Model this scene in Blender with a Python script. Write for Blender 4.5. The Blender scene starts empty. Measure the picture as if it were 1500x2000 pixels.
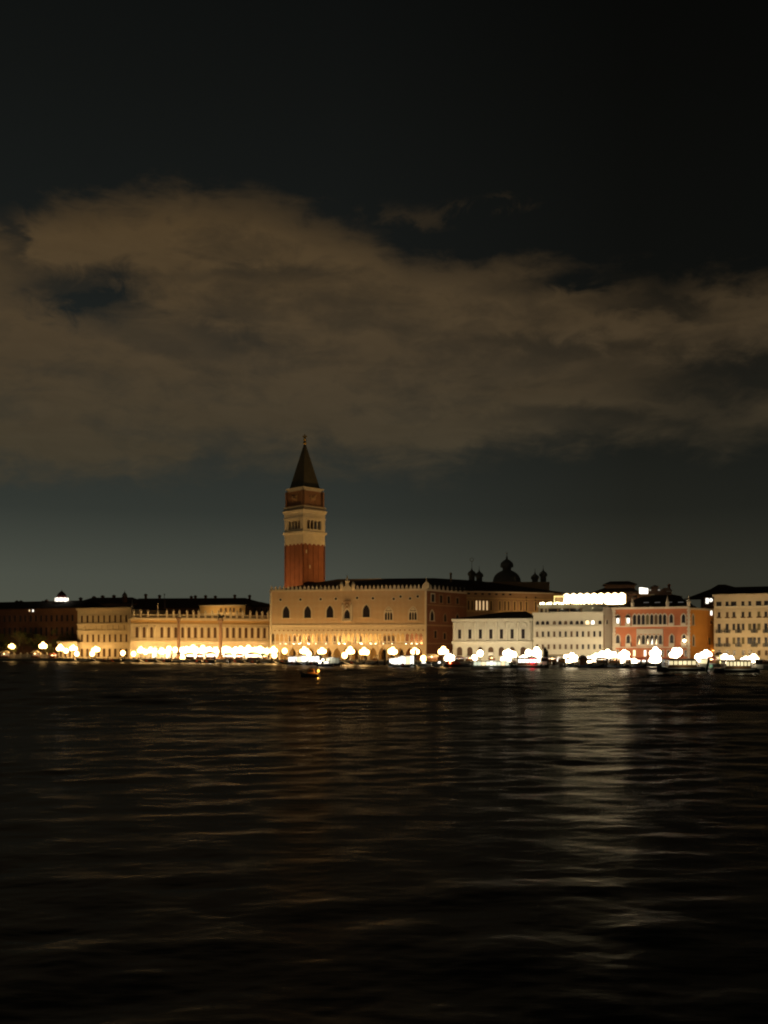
import bpy, bmesh, math, random
import numpy as np
from math import sin, cos, pi, radians, sqrt, atan, atan2
random.seed(7); np.random.seed(7)
SC = bpy.context.scene
COL = SC.collection

# ------------------------------------------------------------------ camera
H, F, HZ = 6.0, 2000.0, 1266.0           # eye height (m), focal length and horizon in photo pixels
cam = bpy.data.objects.new('camera', bpy.data.cameras.new('camera'))
COL.objects.link(cam); SC.camera = cam
cam.location = (0, 0, H); cam.rotation_euler = (radians(90), 0, 0)
cam.data.sensor_fit = 'VERTICAL'; cam.data.sensor_height = 36; cam.data.lens = 36
cam.data.shift_y = (HZ-1000)/2000
cam.data.clip_start = 0.5; cam.data.clip_end = 20000
SC.view_settings.view_transform = 'Standard'; SC.view_settings.look = 'None'
SC.view_settings.exposure = 0; SC.view_settings.gamma = 1
SC.cycles.use_denoising = True
SC.cycles.max_bounces = 5; SC.cycles.diffuse_bounces = 2; SC.cycles.glossy_bounces = 3
SC.cycles.sample_clamp_indirect = 4; SC.cycles.sample_clamp_direct = 0
SC.cycles.caustics_reflective = False; SC.cycles.caustics_refractive = False
SC.cycles.filter_width = 2.1

# ------------------------------------------------------------------ night sky
W = bpy.data.worlds.new('World'); SC.world = W; W.use_nodes = True
nt = W.node_tree
for n in list(nt.nodes): nt.nodes.remove(n)
def N(t, **k):
    n = nt.nodes.new(t)
    for a, b in k.items(): setattr(n, a, b)
    return n
def put(sock, v):
    if hasattr(v, 'is_output'): nt.links.new(v, sock)
    else: sock.default_value = v
def M(op, a, b=0.0, c=0.0):
    n = N('ShaderNodeMath', operation=op)
    put(n.inputs[0], a); put(n.inputs[1], b); put(n.inputs[2], c)
    return n.outputs[0]
def smooth(x, a, b):
    n = N('ShaderNodeMapRange', interpolation_type='SMOOTHSTEP')
    put(n.inputs[0], x); put(n.inputs[1], a); put(n.inputs[2], b)
    return n.outputs[0]
def ramp(x, stops):
    n = N('ShaderNodeValToRGB'); put(n.inputs[0], x)
    e = n.color_ramp.elements
    while len(e) > 1: e.remove(e[0])
    e[0].position = stops[0][0]; e[0].color = (*stops[0][1], 1)
    for p, c in stops[1:]:
        q = e.new(p); q.color = (*c, 1)
    return n.outputs[0]
def noise(vec, scale, detail=5, rough=.55, dist=0):
    n = N('ShaderNodeTexNoise'); put(n.inputs['Vector'], vec)
    n.inputs['Scale'].default_value = scale; n.inputs['Detail'].default_value = detail
    n.inputs['Roughness'].default_value = rough; n.inputs['Distortion'].default_value = dist
    return n.outputs[0]
def mixc(f, a, b):
    n = N('ShaderNodeMix', data_type='RGBA'); put(n.inputs[0], f); put(n.inputs[6], a); put(n.inputs[7], b)
    return n.outputs[2]
def comb(x, y, z=0.0):
    n = N('ShaderNodeCombineXYZ'); put(n.inputs[0], x); put(n.inputs[1], y); put(n.inputs[2], z)
    return n.outputs[0]
tc = N('ShaderNodeTexCoord')
sep = N('ShaderNodeSeparateXYZ'); nt.links.new(tc.outputs['Generated'], sep.inputs[0])
az = M('ARCTAN2', sep.outputs[0], sep.outputs[1])
el = M('ARCSINE', sep.outputs[2])
def AZ(u): return atan((u-750)/F)
def EL(u, v): return atan((HZ-v)/F*cos(AZ(u)))
base = comb(az, M('MULTIPLY', el, 1.9), 3.7)
big = noise(base, 5.5, 6, .52, .3)
fine = noise(comb(M('MULTIPLY', az, 1.0), M('MULTIPLY', el, 2.8), 9.1), 11, 6, .58, .4)
wisp = noise(comb(M('MULTIPLY', az, .8), M('MULTIPLY', el, 4.2), 1.3), 9, 5, .55, .5)
rag = noise(comb(az, M('MULTIPLY', el, 1.8), 5.5), 26, 6, .62, .6)
nr = M('SUBTRACT', rag, .5)
nb = M('SUBTRACT', big, .5); nf = M('SUBTRACT', fine, .5)
a01 = M('ADD', M('MULTIPLY', az, 1.25), .5)
up = [(-150, 430), (0, 400), (110, 372), (230, 362), (350, 352), (500, 372), (600, 410), (720, 440), (800, 488), (900, 496), (1020, 498), (1120, 506), (1240, 525), (1300, 540), (1400, 515), (1500, 520), (1650, 540)]
lo = [(-150, 935), (0, 930), (250, 925), (500, 912), (650, 900), (850, 905), (1050, 890), (1250, 860), (1500, 850), (1650, 850)]
R1 = ramp(a01, [(AZ(u)*1.25+.5, (EL(u, v),)*3) for u, v in up])
R2 = ramp(a01, [(AZ(u)*1.25+.5, (EL(u, v),)*3) for u, v in lo])
elw = M('ADD', el, M('ADD', M('MULTIPLY', nb, .05), M('ADD', M('MULTIPLY', nf, .06), M('MULTIPLY', nr, .035))))
cu = smooth(M('SUBTRACT', R1, elw), -.006, .034)
cl = smooth(M('SUBTRACT', elw, R2), -.022, .03)
def blob(u, v, ru, rv, s):
    dx = M('DIVIDE', M('SUBTRACT', M('ADD', az, M('ADD', M('MULTIPLY', nf, .16), M('MULTIPLY', nr, .04))), AZ(u)), ru/F)
    dy = M('DIVIDE', M('SUBTRACT', M('ADD', el, M('ADD', M('MULTIPLY', nb, .09), M('MULTIPLY', nr, .04))), EL(u, v)), rv/F)
    r = M('SQRT', M('ADD', M('MULTIPLY', dx, dx), M('MULTIPLY', dy, dy)))
    return M('MULTIPLY', smooth(r, 1.5, .15), s)
dens = M('MULTIPLY', cu, cl)
dens = M('MULTIPLY', dens, M('ADD', .60, M('MULTIPLY', smooth(M('ADD', M('MULTIPLY', fine, .45), M('ADD', M('MULTIPLY', big, .35), M('MULTIPLY', rag, .2))), .38, .58), .46)))
holes = M('ADD', blob(165, 552, 150, 46, .88), blob(235, 612, 95, 40, .7))
for q in ((1150, 556, 190, 26, 1.0), (1300, 596, 140, 26, .75), (1450, 728, 210, 44, .85), (1240, 815, 240, 30, .55), (15, 440, 35, 50, .8), (1110, 705, 170, 26, .4), (890, 470, 110, 22, .5), (480, 545, 150, 18, .3), (420, 680, 60, 18, .35)):
    holes = M('ADD', holes, blob(*q))
dens = M('MULTIPLY', dens, M('SUBTRACT', 1.0, M('MINIMUM', holes, 1.0)))
extra = M('MULTIPLY', M('ADD', blob(815, 425, 80, 26, .24), blob(940, 402, 90, 16, .28)), smooth(rag, .42, .62))
dens = M('MINIMUM', M('ADD', dens, extra), 1.0)
EM = .62
clear = ramp(M('DIVIDE', el, EM), [(0, (.076, .077, .055)), (.11, (.061, .065, .050)), (.21, (.030, .034, .028)), (.35, (.0165, .0195, .0175)),
        (.55, (.0088, .0103, .0095)), (.8, (.0055, .0062, .0056)), (1, (.0033, .0038, .0036))])
side = ramp(a01, [(.05, (1.12, 1.14, 1.14)), (.45, (1, 1, 1)), (.8, (.52, .48, .44)), (1, (.46, .43, .40))])
mm = N('ShaderNodeMix', data_type='RGBA', blend_type='MULTIPLY'); mm.inputs[0].default_value = 1
put(mm.inputs[6], clear); put(mm.inputs[7], side); clear = mm.outputs[2]
cloudc = ramp(M('DIVIDE', el, EM), [(0, (.05, .045, .03)), (.28, (.052, .042, .025)), (.45, (.066, .046, .0245)), (.62, (.074, .047, .021)), (.8, (.07, .044, .019))])
tone = M('ADD', .72, M('ADD', M('MULTIPLY', wisp, .36), M('MULTIPLY', rag, .22)))
mt = N('ShaderNodeMix', data_type='RGBA', blend_type='MULTIPLY'); mt.inputs[0].default_value = 1
put(mt.inputs[6], cloudc); put(mt.inputs[7], comb(tone, tone, tone)); cloudc = mt.outputs[2]
sideb = ramp(a01, [(.05, (1, 1, 1)), (.55, (.95, .96, .98)), (.8, (.84, .83, .82)), (1, (.76, .76, .76))])
mt = N('ShaderNodeMix', data_type='RGBA', blend_type='MULTIPLY'); mt.inputs[0].default_value = 1
put(mt.inputs[6], cloudc); put(mt.inputs[7], sideb); cloudc = mt.outputs[2]
skyc = mixc(dens, clear, cloudc)
sky = N('ShaderNodeTexSky', sky_type='NISHITA', sun_disc=False)
sky.sun_elevation = radians(-8); sky.sun_rotation = radians(250)
bg1 = N('ShaderNodeBackground'); put(bg1.inputs[0], skyc); bg1.inputs[1].default_value = 1.0
bg2 = N('ShaderNodeBackground'); put(bg2.inputs[0], sky.outputs[0]); bg2.inputs[1].default_value = 0.01
add = N('ShaderNodeAddShader'); nt.links.new(bg1.outputs[0], add.inputs[0]); nt.links.new(bg2.outputs[0], add.inputs[1])
out = N('ShaderNodeOutputWorld'); nt.links.new(add.outputs[0], out.inputs[0])

# ------------------------------------------------------------------ materials
MATS = {}
def mat(name, col, rough=.85, var=.18, scale=1.5, emit=None, strength=0, spec=.3, bump=0, kind=None, col2=None, metal=0):
    if name in MATS: return MATS[name]
    m = bpy.data.materials.new(name); MATS[name] = m; m.use_nodes = True
    t = m.node_tree; b = t.nodes['Principled BSDF']
    b.inputs['Roughness'].default_value = rough; b.inputs['Specular IOR Level'].default_value = spec
    b.inputs['Metallic'].default_value = metal
    geo = t.nodes.new('ShaderNodeTexCoord'); v = geo.outputs['Object']
    no = t.nodes.new('ShaderNodeTexNoise'); no.inputs['Scale'].default_value = scale; no.inputs['Detail'].default_value = 5
    t.links.new(v, no.inputs['Vector'])
    no2 = t.nodes.new('ShaderNodeTexNoise'); no2.inputs['Scale'].default_value = scale*.17; no2.inputs['Detail'].default_value = 3
    t.links.new(v, no2.inputs['Vector'])
    ad = t.nodes.new('ShaderNodeMath'); ad.operation = 'MULTIPLY_ADD'; ad.inputs[1].default_value = .5
    t.links.new(no.outputs[0], ad.inputs[0])
    hf = t.nodes.new('ShaderNodeMath'); hf.operation = 'MULTIPLY'; hf.inputs[1].default_value = .5
    t.links.new(no2.outputs[0], hf.inputs[0]); t.links.new(hf.outputs[0], ad.inputs[2])
    rp = t.nodes.new('ShaderNodeValToRGB'); rp.color_ramp.elements[0].position = .3; rp.color_ramp.elements[1].position = .7
    rp.color_ramp.elements[0].color = (*[c*(1-var) for c in col], 1); rp.color_ramp.elements[1].color = (*[min(.9, c*(1+var)) for c in col], 1)
    t.links.new(ad.outputs[0], rp.inputs[0]); cs = rp.outputs[0]
    if kind == 'diamond':           # coloured marble lozenges
        mp = t.nodes.new('ShaderNodeMapping'); mp.inputs['Rotation'].default_value = (0, radians(45), 0)
        t.links.new(v, mp.inputs[0]); ck = t.nodes.new('ShaderNodeTexChecker'); ck.inputs['Scale'].default_value = .62
        # keep the pattern flat across the wall's thickness
        mp.inputs['Scale'].default_value = (1, 0.0001, 1); mp.inputs['Location'].default_value = (0, .3, 0)
        t.links.new(mp.outputs[0], ck.inputs[0])
        mx = t.nodes.new('ShaderNodeMix'); mx.data_type = 'RGBA'; t.links.new(ck.outputs['Fac'], mx.inputs[0])
        t.links.new(cs, mx.inputs[6]); m2 = t.nodes.new('ShaderNodeMix'); m2.data_type = 'RGBA'; m2.blend_type = 'MULTIPLY'; m2.inputs[0].default_value = 1
        t.links.new(cs, m2.inputs[6]); m2.inputs[7].default_value = (*col2, 1); t.links.new(m2.outputs[2], mx.inputs[7]); cs = mx.outputs[2]
    if kind == 'courses':           # brick or ashlar courses
        wv = t.nodes.new('ShaderNodeTexWave'); wv.bands_direction = 'Z'; wv.inputs['Scale'].default_value = 1.1; wv.inputs['Distortion'].default_value = .6
        t.links.new(v, wv.inputs[0]); m2 = t.nodes.new('ShaderNodeMix'); m2.data_type = 'RGBA'; m2.blend_type = 'MULTIPLY'; m2.inputs[0].default_value = .25
        t.links.new(cs, m2.inputs[6]); t.links.new(wv.outputs[0], m2.inputs[7]); cs = m2.outputs[2]
    t.links.new(cs, b.inputs['Base Color'])
    if bump:
        bp = t.nodes.new('ShaderNodeBump'); bp.inputs['Strength'].default_value = bump; bp.inputs['Distance'].default_value = .1
        t.links.new(no.outputs[0], bp.inputs['Height']); t.links.new(bp.outputs[0], b.inputs['Normal'])
    if emit:
        b.inputs['Emission Color'].default_value = (*emit, 1); b.inputs['Emission Strength'].default_value = strength
        m.cycles.emission_sampling = 'NONE'
    return m
def glow(name, col, s, sample=False):
    m = mat(name, (.8, .8, .8), .4, 0, 1, emit=col, strength=s)
    if sample: m.cycles.emission_sampling = 'AUTO'
    return m
STONE = mat('istrian_stone', (.60, .55, .46), .8, .14, .8, bump=.15)
PALE = mat('pale_trim_stone', (.66, .62, .54), .8, .10, 1.2)
LIBST = mat('library_stone', (.58, .53, .44), .8, .16, .7)
DIAM = mat('lozenge_marble_wall', (.54, .43, .31), .8, .08, .5, kind='diamond', col2=(.985, .945, .925))
BRICKD = mat('dark_red_brick', (.26, .12, .07), .9, .25, .8, kind='courses')
BRICKT = mat('tower_red_brick', (.27, .105, .066), .9, .28, .35, kind='courses', bump=.2)
PRISON = mat('white_prison_stone', (.58, .56, .49), .8, .12, .9)
HOTEL = mat('pale_hotel_plaster', (.58, .54, .45), .85, .08, .4)
PINK = mat('pink_red_plaster', (.40, .132, .060), .85, .2, .3)
PTRIM = mat('aged_trim_stone', (.50, .42, .33), .85, .16, .9)
ORANGE = mat('orange_plaster', (.56, .24, .05), .85, .14, .35)
CREAM = mat('cream_plaster', (.56, .47, .34), .85, .08, .35)
OCHRE = mat('ochre_plaster', (.52, .36, .17), .85, .15, .4)
BROWNW = mat('brown_plaster', (.34, .22, .13), .85, .2, .4)
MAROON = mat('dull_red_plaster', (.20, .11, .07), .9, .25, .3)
ROOF = mat('dark_roof_tiles', (.075, .05, .035), .9, .3, 1.2, kind='courses')
LEAD = mat('grey_lead_sheet', (.15, .14, .12), .6, .2, .8)
COPPER = mat('green_copper_spire', (.11, .098, .066), .7, .25, .6)
GLASS = mat('dark_window_glass', (.022, .018, .022), .25, .3, .9, spec=.5)
SHUT = mat('brown_shutter_wood', (.10, .06, .035), .7, .3, 1)
OLIVE = mat('olive_shutter_wood', (.12, .10, .05), .7, .3, 1)
DARKIN = mat('dark_wood_and_painted_shade', (.075, .045, .03), .8, .3, 1)  # dark doors, and shade inside windows, arches and belfry put into the colour
IRON = mat('dark_iron', (.035, .032, .03), .5, .2, 2, spec=.5)
GOLD = mat('gilded_metal', (.55, .36, .10), .4, .1, 2, metal=.6)
GRANR = mat('reddish_granite', (.30, .19, .13), .6, .25, 1.4)
QUAYST = mat('quay_paving_stone', (.26, .24, .21), .85, .2, .5)
HULL = mat('black_boat_paint', (.016, .016, .018), .35, .2, 1, spec=.5)
HULLB = mat('navy_boat_paint', (.02, .025, .06), .35, .2, 1, spec=.5)
WHITEP = mat('white_boat_paint', (.72, .72, .70), .4, .05, 1)
TARP = mat('blue_boat_tarpaulin', (.13, .20, .34), .7, .15, 2)
GREENT = mat('green_boat_tarpaulin', (.10, .26, .13), .7, .15, 2)
TIMBER = mat('dark_mooring_timber', (.05, .035, .022), .85, .3, 2)
HUTW = mat('red_brown_hut_boards', (.26, .12, .06), .8, .2, 2, kind='courses')
WOOD = mat('varnished_boat_wood', (.22, .11, .045), .4, .2, 2, spec=.5)
CANVAS = mat('cream_canvas', (.66, .58, .45), .8, .1, 2)
REDC = mat('red_canvas', (.42, .10, .05), .8, .12, 2)
PONT = mat('grey_green_pontoon_steel', (.22, .24, .18), .6, .15, 1)
LEAF = mat('green_leaves', (.085, .10, .03), .7, .35, 1.3)
BARK = mat('tree_bark', (.09, .065, .04), .9, .3, 3)
GLOBE = glow('lit_white_lamp_glass', (1, .57, .18), 15, True)
GLOBEC = glow('lit_cool_lamp_glass', (1, .80, .52), 13, True)
GLOBEX = glow('lit_bright_lamp_glass', (1, .80, .48), 22, True)
LITW = glow('lit_warm_window', (1, .70, .36), 1.5)
LITY = glow('lit_yellow_window', (1, .82, .42), .95)
LITWH = glow('lit_white_window', (1, .95, .82), 1.8)
PANEL = glow('lit_white_panel', (1, .95, .84), 1.8)
PANELX = glow('lit_bright_panel', (1, .95, .82), 2.4)
STRIP = glow('lit_terrace_strip', (1, .72, .34), 6.5, True)
ORLAMP = glow('orange_boat_lantern_glass', (1, .42, .06), 1.2)
BRICKA = mat('dull_attic_brick', (.30, .16, .095), .9, .25, .5, kind='courses')
REDLAMP = glow('red_navigation_light_glass', (1, .03, .05), 30)

# ------------------------------------------------------------------ mesh helpers
class MB:
    def __init__(s): s.v = []; s.f = []; s.sm = []
    def add(s, vs, fs, smooth=False):
        o = len(s.v); s.v += [tuple(p) for p in vs]
        for f in fs: s.f.append([i+o for i in f]); s.sm.append(smooth)
        return s
    def box(s, x0, x1, y0, y1, z0, z1):
        vs = [(x0, y0, z0), (x1, y0, z0), (x1, y1, z0), (x0, y1, z0), (x0, y0, z1), (x1, y0, z1), (x1, y1, z1), (x0, y1, z1)]
        return s.add(vs, [(3, 2, 1, 0), (4, 5, 6, 7), (0, 1, 5, 4), (1, 2, 6, 5), (2, 3, 7, 6), (3, 0, 4, 7)])
    def ext(s, pts, y0, y1):                       # outline in x,z pushed through y
        n = len(pts)
        vs = [(p[0], y0, p[1]) for p in pts]+[(p[0], y1, p[1]) for p in pts]
        fs = [tuple(range(n)), tuple(range(2*n-1, n-1, -1))]
        fs += [(i, i+n, (i+1) % n+n, (i+1) % n) for i in range(n)]
        return s.add(vs, fs)
    def ring(s, o, i, y0, y1):                     # band between two outlines
        n = len(o); vs = [(p[0], y0, p[1]) for p in o]+[(p[0], y0, p[1]) for p in i]+[(p[0], y1, p[1]) for p in o]+[(p[0], y1, p[1]) for p in i]
        fs = []
        for k in range(n):
            j = (k+1) % n
            fs += [(k, j, n+j, n+k), (2*n+k, 3*n+k, 3*n+j, 2*n+j), (k, 2*n+k, 2*n+j, j), (n+k, n+j, 3*n+j, 3*n+k)]
        return s.add(vs, fs)
    def lathe(s, prof, n=12, cx=0, cy=0, smooth=True, rot=0):  # profile of (radius, z)
        vs = []; fs = []
        for r, z in prof:
            for k in range(n):
                a = 2*pi*k/n+rot; vs.append((cx+r*cos(a), cy+r*sin(a), z))
        m = len(prof)
        for i in range(m-1):
            for k in range(n):
                j = (k+1) % n; fs.append((i*n+k, i*n+j, (i+1)*n+j, (i+1)*n+k))
        fs += [tuple(range(n-1, -1, -1)), tuple((m-1)*n+k for k in range(n))]
        return s.add(vs, fs, smooth)
    def sphere(s, cx, cy, cz, r, n=14, m=9, sz=1, sx=1, sy=1):
        vs = [(cx, cy, cz-r*sz)]; fs = []
        for i in range(1, m):
            t = -pi/2+pi*i/m
            for k in range(n):
                a = 2*pi*k/n; vs.append((cx+r*sx*cos(t)*cos(a), cy+r*sy*cos(t)*sin(a), cz+r*sz*sin(t)))
        vs.append((cx, cy, cz+r*sz)); L = len(vs)-1
        for k in range(n):
            j = (k+1) % n; fs.append((0, 1+j, 1+k)); fs.append((L, L-n+k, L-n+j))
        for i in range(m-2):
            for k in range(n):
                j = (k+1) % n; fs.append((1+i*n+k, 1+i*n+j, 1+(i+1)*n+j, 1+(i+1)*n+k))
        return s.add(vs, fs, True)
    def tube(s, a, b, r0, r1=None, n=8):
        r1 = r0 if r1 is None else r1
        a = np.array(a, float); b = np.array(b, float); d = b-a; d /= np.linalg.norm(d)+1e-9
        x = np.cross(d, (0, 0, 1)) if abs(d[2]) < .9 else np.cross(d, (1, 0, 0)); x /= np.linalg.norm(x); y = np.cross(d, x)
        vs = []
        for c, r in ((a, r0), (b, r1)):
            for k in range(n): vs.append(tuple(c+r*(cos(2*pi*k/n)*x+sin(2*pi*k/n)*y)))
        fs = [(k, (k+1) % n, n+(k+1) % n, n+k) for k in range(n)]+[tuple(range(n-1, -1, -1)), tuple(range(n, 2*n))]
        return s.add(vs, fs, True)
    def loft(s, secs, smooth=True, cap=True):      # list of equal-length point loops
        n = len(secs[0]); vs = [p for c in secs for p in c]; fs = []
        for i in range(len(secs)-1):
            for k in range(n):
                j = (k+1) % n; fs.append((i*n+k, i*n+j, (i+1)*n+j, (i+1)*n+k))
        if cap: fs += [tuple(range(n-1, -1, -1)), tuple((len(secs)-1)*n+k for k in range(n))]
        return s.add(vs, fs, smooth)
    def mesh(s, name, m):
        me = bpy.data.meshes.new(name); me.from_pydata(s.v, [], s.f)
        bm = bmesh.new(); bm.from_mesh(me); bmesh.ops.recalc_face_normals(bm, faces=bm.faces); bm.to_mesh(me); bm.free()
        me.polygons.foreach_set('use_smooth', s.sm); me.materials.append(m); me.update()
        return me
def obj(name, me, parent=None, loc=(0, 0, 0), rz=0):
    o = bpy.data.objects.new(name, me); COL.objects.link(o)
    o.location = loc; o.rotation_euler.z = rz
    if parent: o.parent = parent
    return o
USED = {}
def tag(o, label=None, cat=None, group=None, kind=None):
    if label:
        o['label'] = label; USED[label] = USED.get(label, 0)+1
    if cat: o['category'] = cat
    if group: o['group'] = group
    if kind: o['kind'] = kind
    return o
def thing(name, label, cat, loc, rz=0, group=None):
    return tag(obj(name, None, None, loc, rz), label, cat, group)
def part(name, mb, m, parent, loc=(0, 0, 0), rz=0): return obj(name, mb.mesh(name, m), parent, loc, rz)
def pt(u, v, Y): return ((u-750)/F*Y, Y, H+(HZ-v)/F*Y)
def X(u, Y): return (u-750)/F*Y
def Z(v, Y): return H+(HZ-v)/F*Y
def light(name, kind, loc, power, col, parent=None, radius=.5, target=None, size=None, spread=None, rz=None):
    l = bpy.data.lights.new(name, kind); l.energy = power; l.color = col
    if kind == 'POINT': l.shadow_soft_size = radius
    if kind == 'AREA':
        l.shape = 'RECTANGLE'; l.size, l.size_y = size
        if spread: l.spread = spread
    if kind == 'SPOT': l.spot_size = spread; l.spot_blend = .8; l.shadow_soft_size = radius
    o = bpy.data.objects.new(name, l); COL.objects.link(o); o.location = loc
    if target is not None:
        import mathutils
        d = mathutils.Vector(target)-mathutils.Vector(loc)
        o.rotation_euler = d.to_track_quat('-Z', 'Y').to_euler()
    return o
GROUND = 1.4
QY = [(-300, 500), (0, 470), (150, 455), (350, 425), (540, 398), (800, 360), (1040, 325), (1220, 310), (1500, 287), (1900, 262)]
def quay(u): return float(np.interp(u, [a for a, _ in QY], [b for _, b in QY]))

# ------------------------------------------------------------------ facades
class Fac:
    """A wall plane seen between photo columns u0 and u1; x runs along it, y goes into the building, z is height above the quay."""
    def __init__(s, u0, Y0, u1, Y1):
        s.p = (X(u0, Y0), Y0); s.q = (X(u1, Y1), Y1)
        s.a = atan2(s.q[1]-s.p[1], s.q[0]-s.p[0]); s.c, s.d = cos(s.a), sin(s.a)
        s.L = math.hypot(s.q[0]-s.p[0], s.q[1]-s.p[1])
    def s(s_, u):
        k = (u-750)/F
        return (k*s_.p[1]-s_.p[0])/(s_.c-k*s_.d)
    def Y(s_, u): return s_.p[1]+s_.s(u)*s_.d
    def z(s_, v, u): return Z(v, s_.Y(u))-GROUND
    def w(s_, px, u): return px/F*s_.Y(u)/max(.3, abs(s_.c))
    def world(s_, x, y, z): return (s_.p[0]+x*s_.c-y*s_.d, s_.p[1]+x*s_.d+y*s_.c, z+GROUND)
    def root(s_, name, label, cat): return thing(name, label, cat, (s_.p[0], s_.p[1], GROUND))
    def loc(s_, root, x, y, z):
        w = s_.world(x, y, z); r = root.location
        return (w[0]-r[0], w[1]-r[1], w[2]-r[2])
    def part(s_, name, mb, m, root, x=0, y=0, z=0): return obj(name, mb.mesh(name, m), root, s_.loc(root, x, y, z), s_.a)
    def inst(s_, name, me, root, x=0, y=0, z=0): return obj(name, me, root, s_.loc(root, x, y, z), s_.a)

def outline(w, h, kind, n=6):
    """Opening outline, foot centred on the origin, going round from lower left."""
    a = w/2
    if kind == 'rect': return [(-a, 0), (a, 0), (a, h), (-a, h)]
    if kind == 'round':
        c = h-a; return [(-a, 0), (a, 0)]+[(a*cos(pi*k/(2*n)), c+a*sin(pi*k/(2*n))) for k in range(0, 2*n+1)]
    if kind == 'ogive':
        r = w*1.15; hh = sqrt(max(1e-6, r*r-(r-a)**2)); c = h-hh; cx = r-a; t = math.acos(cx/r)
        right = [(-cx+r*cos(t*k/n), c+r*sin(t*k/n)) for k in range(n+1)]
        left = [(-x, z) for x, z in reversed(right[:-1])]
        return [(-a, 0), (a, 0)]+right+left
    if kind == 'disc': return [(a*cos(2*pi*k/14), a+a*sin(2*pi*k/14)) for k in range(14)]
WC = {}
def window(fc, root, u, v0, v1, wpx, kind='rect', pane=GLASS, frame=PALE, fw=.28, sill=True, uref=None, proud=.2, name='window'):
    ur = u if uref is None else uref
    z1 = fc.z(v0, ur); z0 = fc.z(v1, ur); w = round(fc.w(wpx, u)*20)/20; h = round((z1-z0)*20)/20
    key = (w, h, kind, pane.name, frame.name if frame else None, fw, sill, proud)
    if key not in WC:
        o = outline(w, h, kind)
        pm = MB().ext(o, -.03, .12).mesh('window', pane)
        fm = sm = None
        if frame:
            big_ = [(x*(w+2*fw)/w, (z*(h+fw)/h if kind != 'disc' else (z-w/2)*(w+2*fw)/w+w/2)) for x, z in o]
            fm = MB().ring(big_, o, -proud, .1).mesh('frame', frame)
        if sill: sm = MB().box(-w/2-fw*1.3, w/2+fw*1.3, -.42, .1, -.22, -.004).mesh('sill', frame or PALE)
        WC[key] = (pm, fm, sm)
    pm, fm, sm = WC[key]
    o = fc.inst(name, pm, root, fc.s(u), 0, z0)
    if fm: obj('frame', fm, o)
    if sm: obj('sill', sm, o)
    return o
def band(fc, root, name, u0, u1, v0, v1, m, proud=.4, uref=None, depth=.1):
    ur = (u0+u1)/2 if uref is None else uref
    mb = MB(); z0, z1 = fc.z(v1, ur), fc.z(v0, ur); x0, x1 = fc.s(u0), fc.s(u1)
    mb.box(x0, x1, -proud, depth, z0+(z1-z0)*.45, z1)
    mb.box(x0, x1, -proud*.55, depth, z0, z0+(z1-z0)*.45-.003)
    return fc.part(name, mb, m, root)
def wall(fc, root, u0, u1, v0, m, depth, uref=None, vb=None, name='wall'):
    ur = (u0+u1)/2 if uref is None else uref
    return fc.part(name, MB().box(fc.s(u0), fc.s(u1), 0, depth, 0 if vb is None else fc.z(vb, ur), fc.z(v0, ur)), m, root)
def hip(fc, root, x0, x1, y0, y1, z0, z1, ins0, ins1, m=ROOF, name='roof', ov=.5):
    ym = (y0+y1)/2; a, b = x0-ov, x1+ov; c, d = y0-ov, y1+ov
    vs = [(a, c, z0), (b, c, z0), (b, d, z0), (a, d, z0), (x0+ins0, ym, z1), (x1-ins1, ym, z1), (a, c, z0-.3), (b, c, z0-.3), (b, d, z0-.3), (a, d, z0-.3)]
    fs = [(0, 1, 5, 4), (1, 2, 5), (2, 3, 4, 5), (3, 0, 4), (6, 7, 1, 0), (7, 8, 2, 1), (8, 9, 3, 2), (9, 6, 0, 3), (9, 8, 7, 6)]
    return fc.part(name, MB().add(vs, fs), m, root)
def chimney(fc, root, u, v0, v1, wpx, y=6, m=BROWNW):
    Yd = fc.Y(u)+y; x = fc.s(u)+X(u, Yd)-X(u, fc.Y(u)); w = wpx/F*Yd/2
    z0, z1 = Z(v1, Yd)-GROUND-2, Z(v0, Yd)-GROUND
    mb = MB().box(-w, w, -w, w, z0, z1-.8)
    mb.add([(-w, -w, z1-.8), (w, -w, z1-.8), (w, w, z1-.8), (-w, w, z1-.8), (-w*1.5, -w*1.5, z1-.1), (w*1.5, -w*1.5, z1-.1), (w*1.5, w*1.5, z1-.1), (-w*1.5, w*1.5, z1-.1), (0, 0, z1+.5)],
           [(0, 1, 5, 4), (1, 2, 6, 5), (2, 3, 7, 6), (3, 0, 4, 7), (4, 5, 8), (5, 6, 8), (6, 7, 8), (7, 4, 8)])
    return fc.part('chimney', mb, m, root, x, y, 0)
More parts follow.
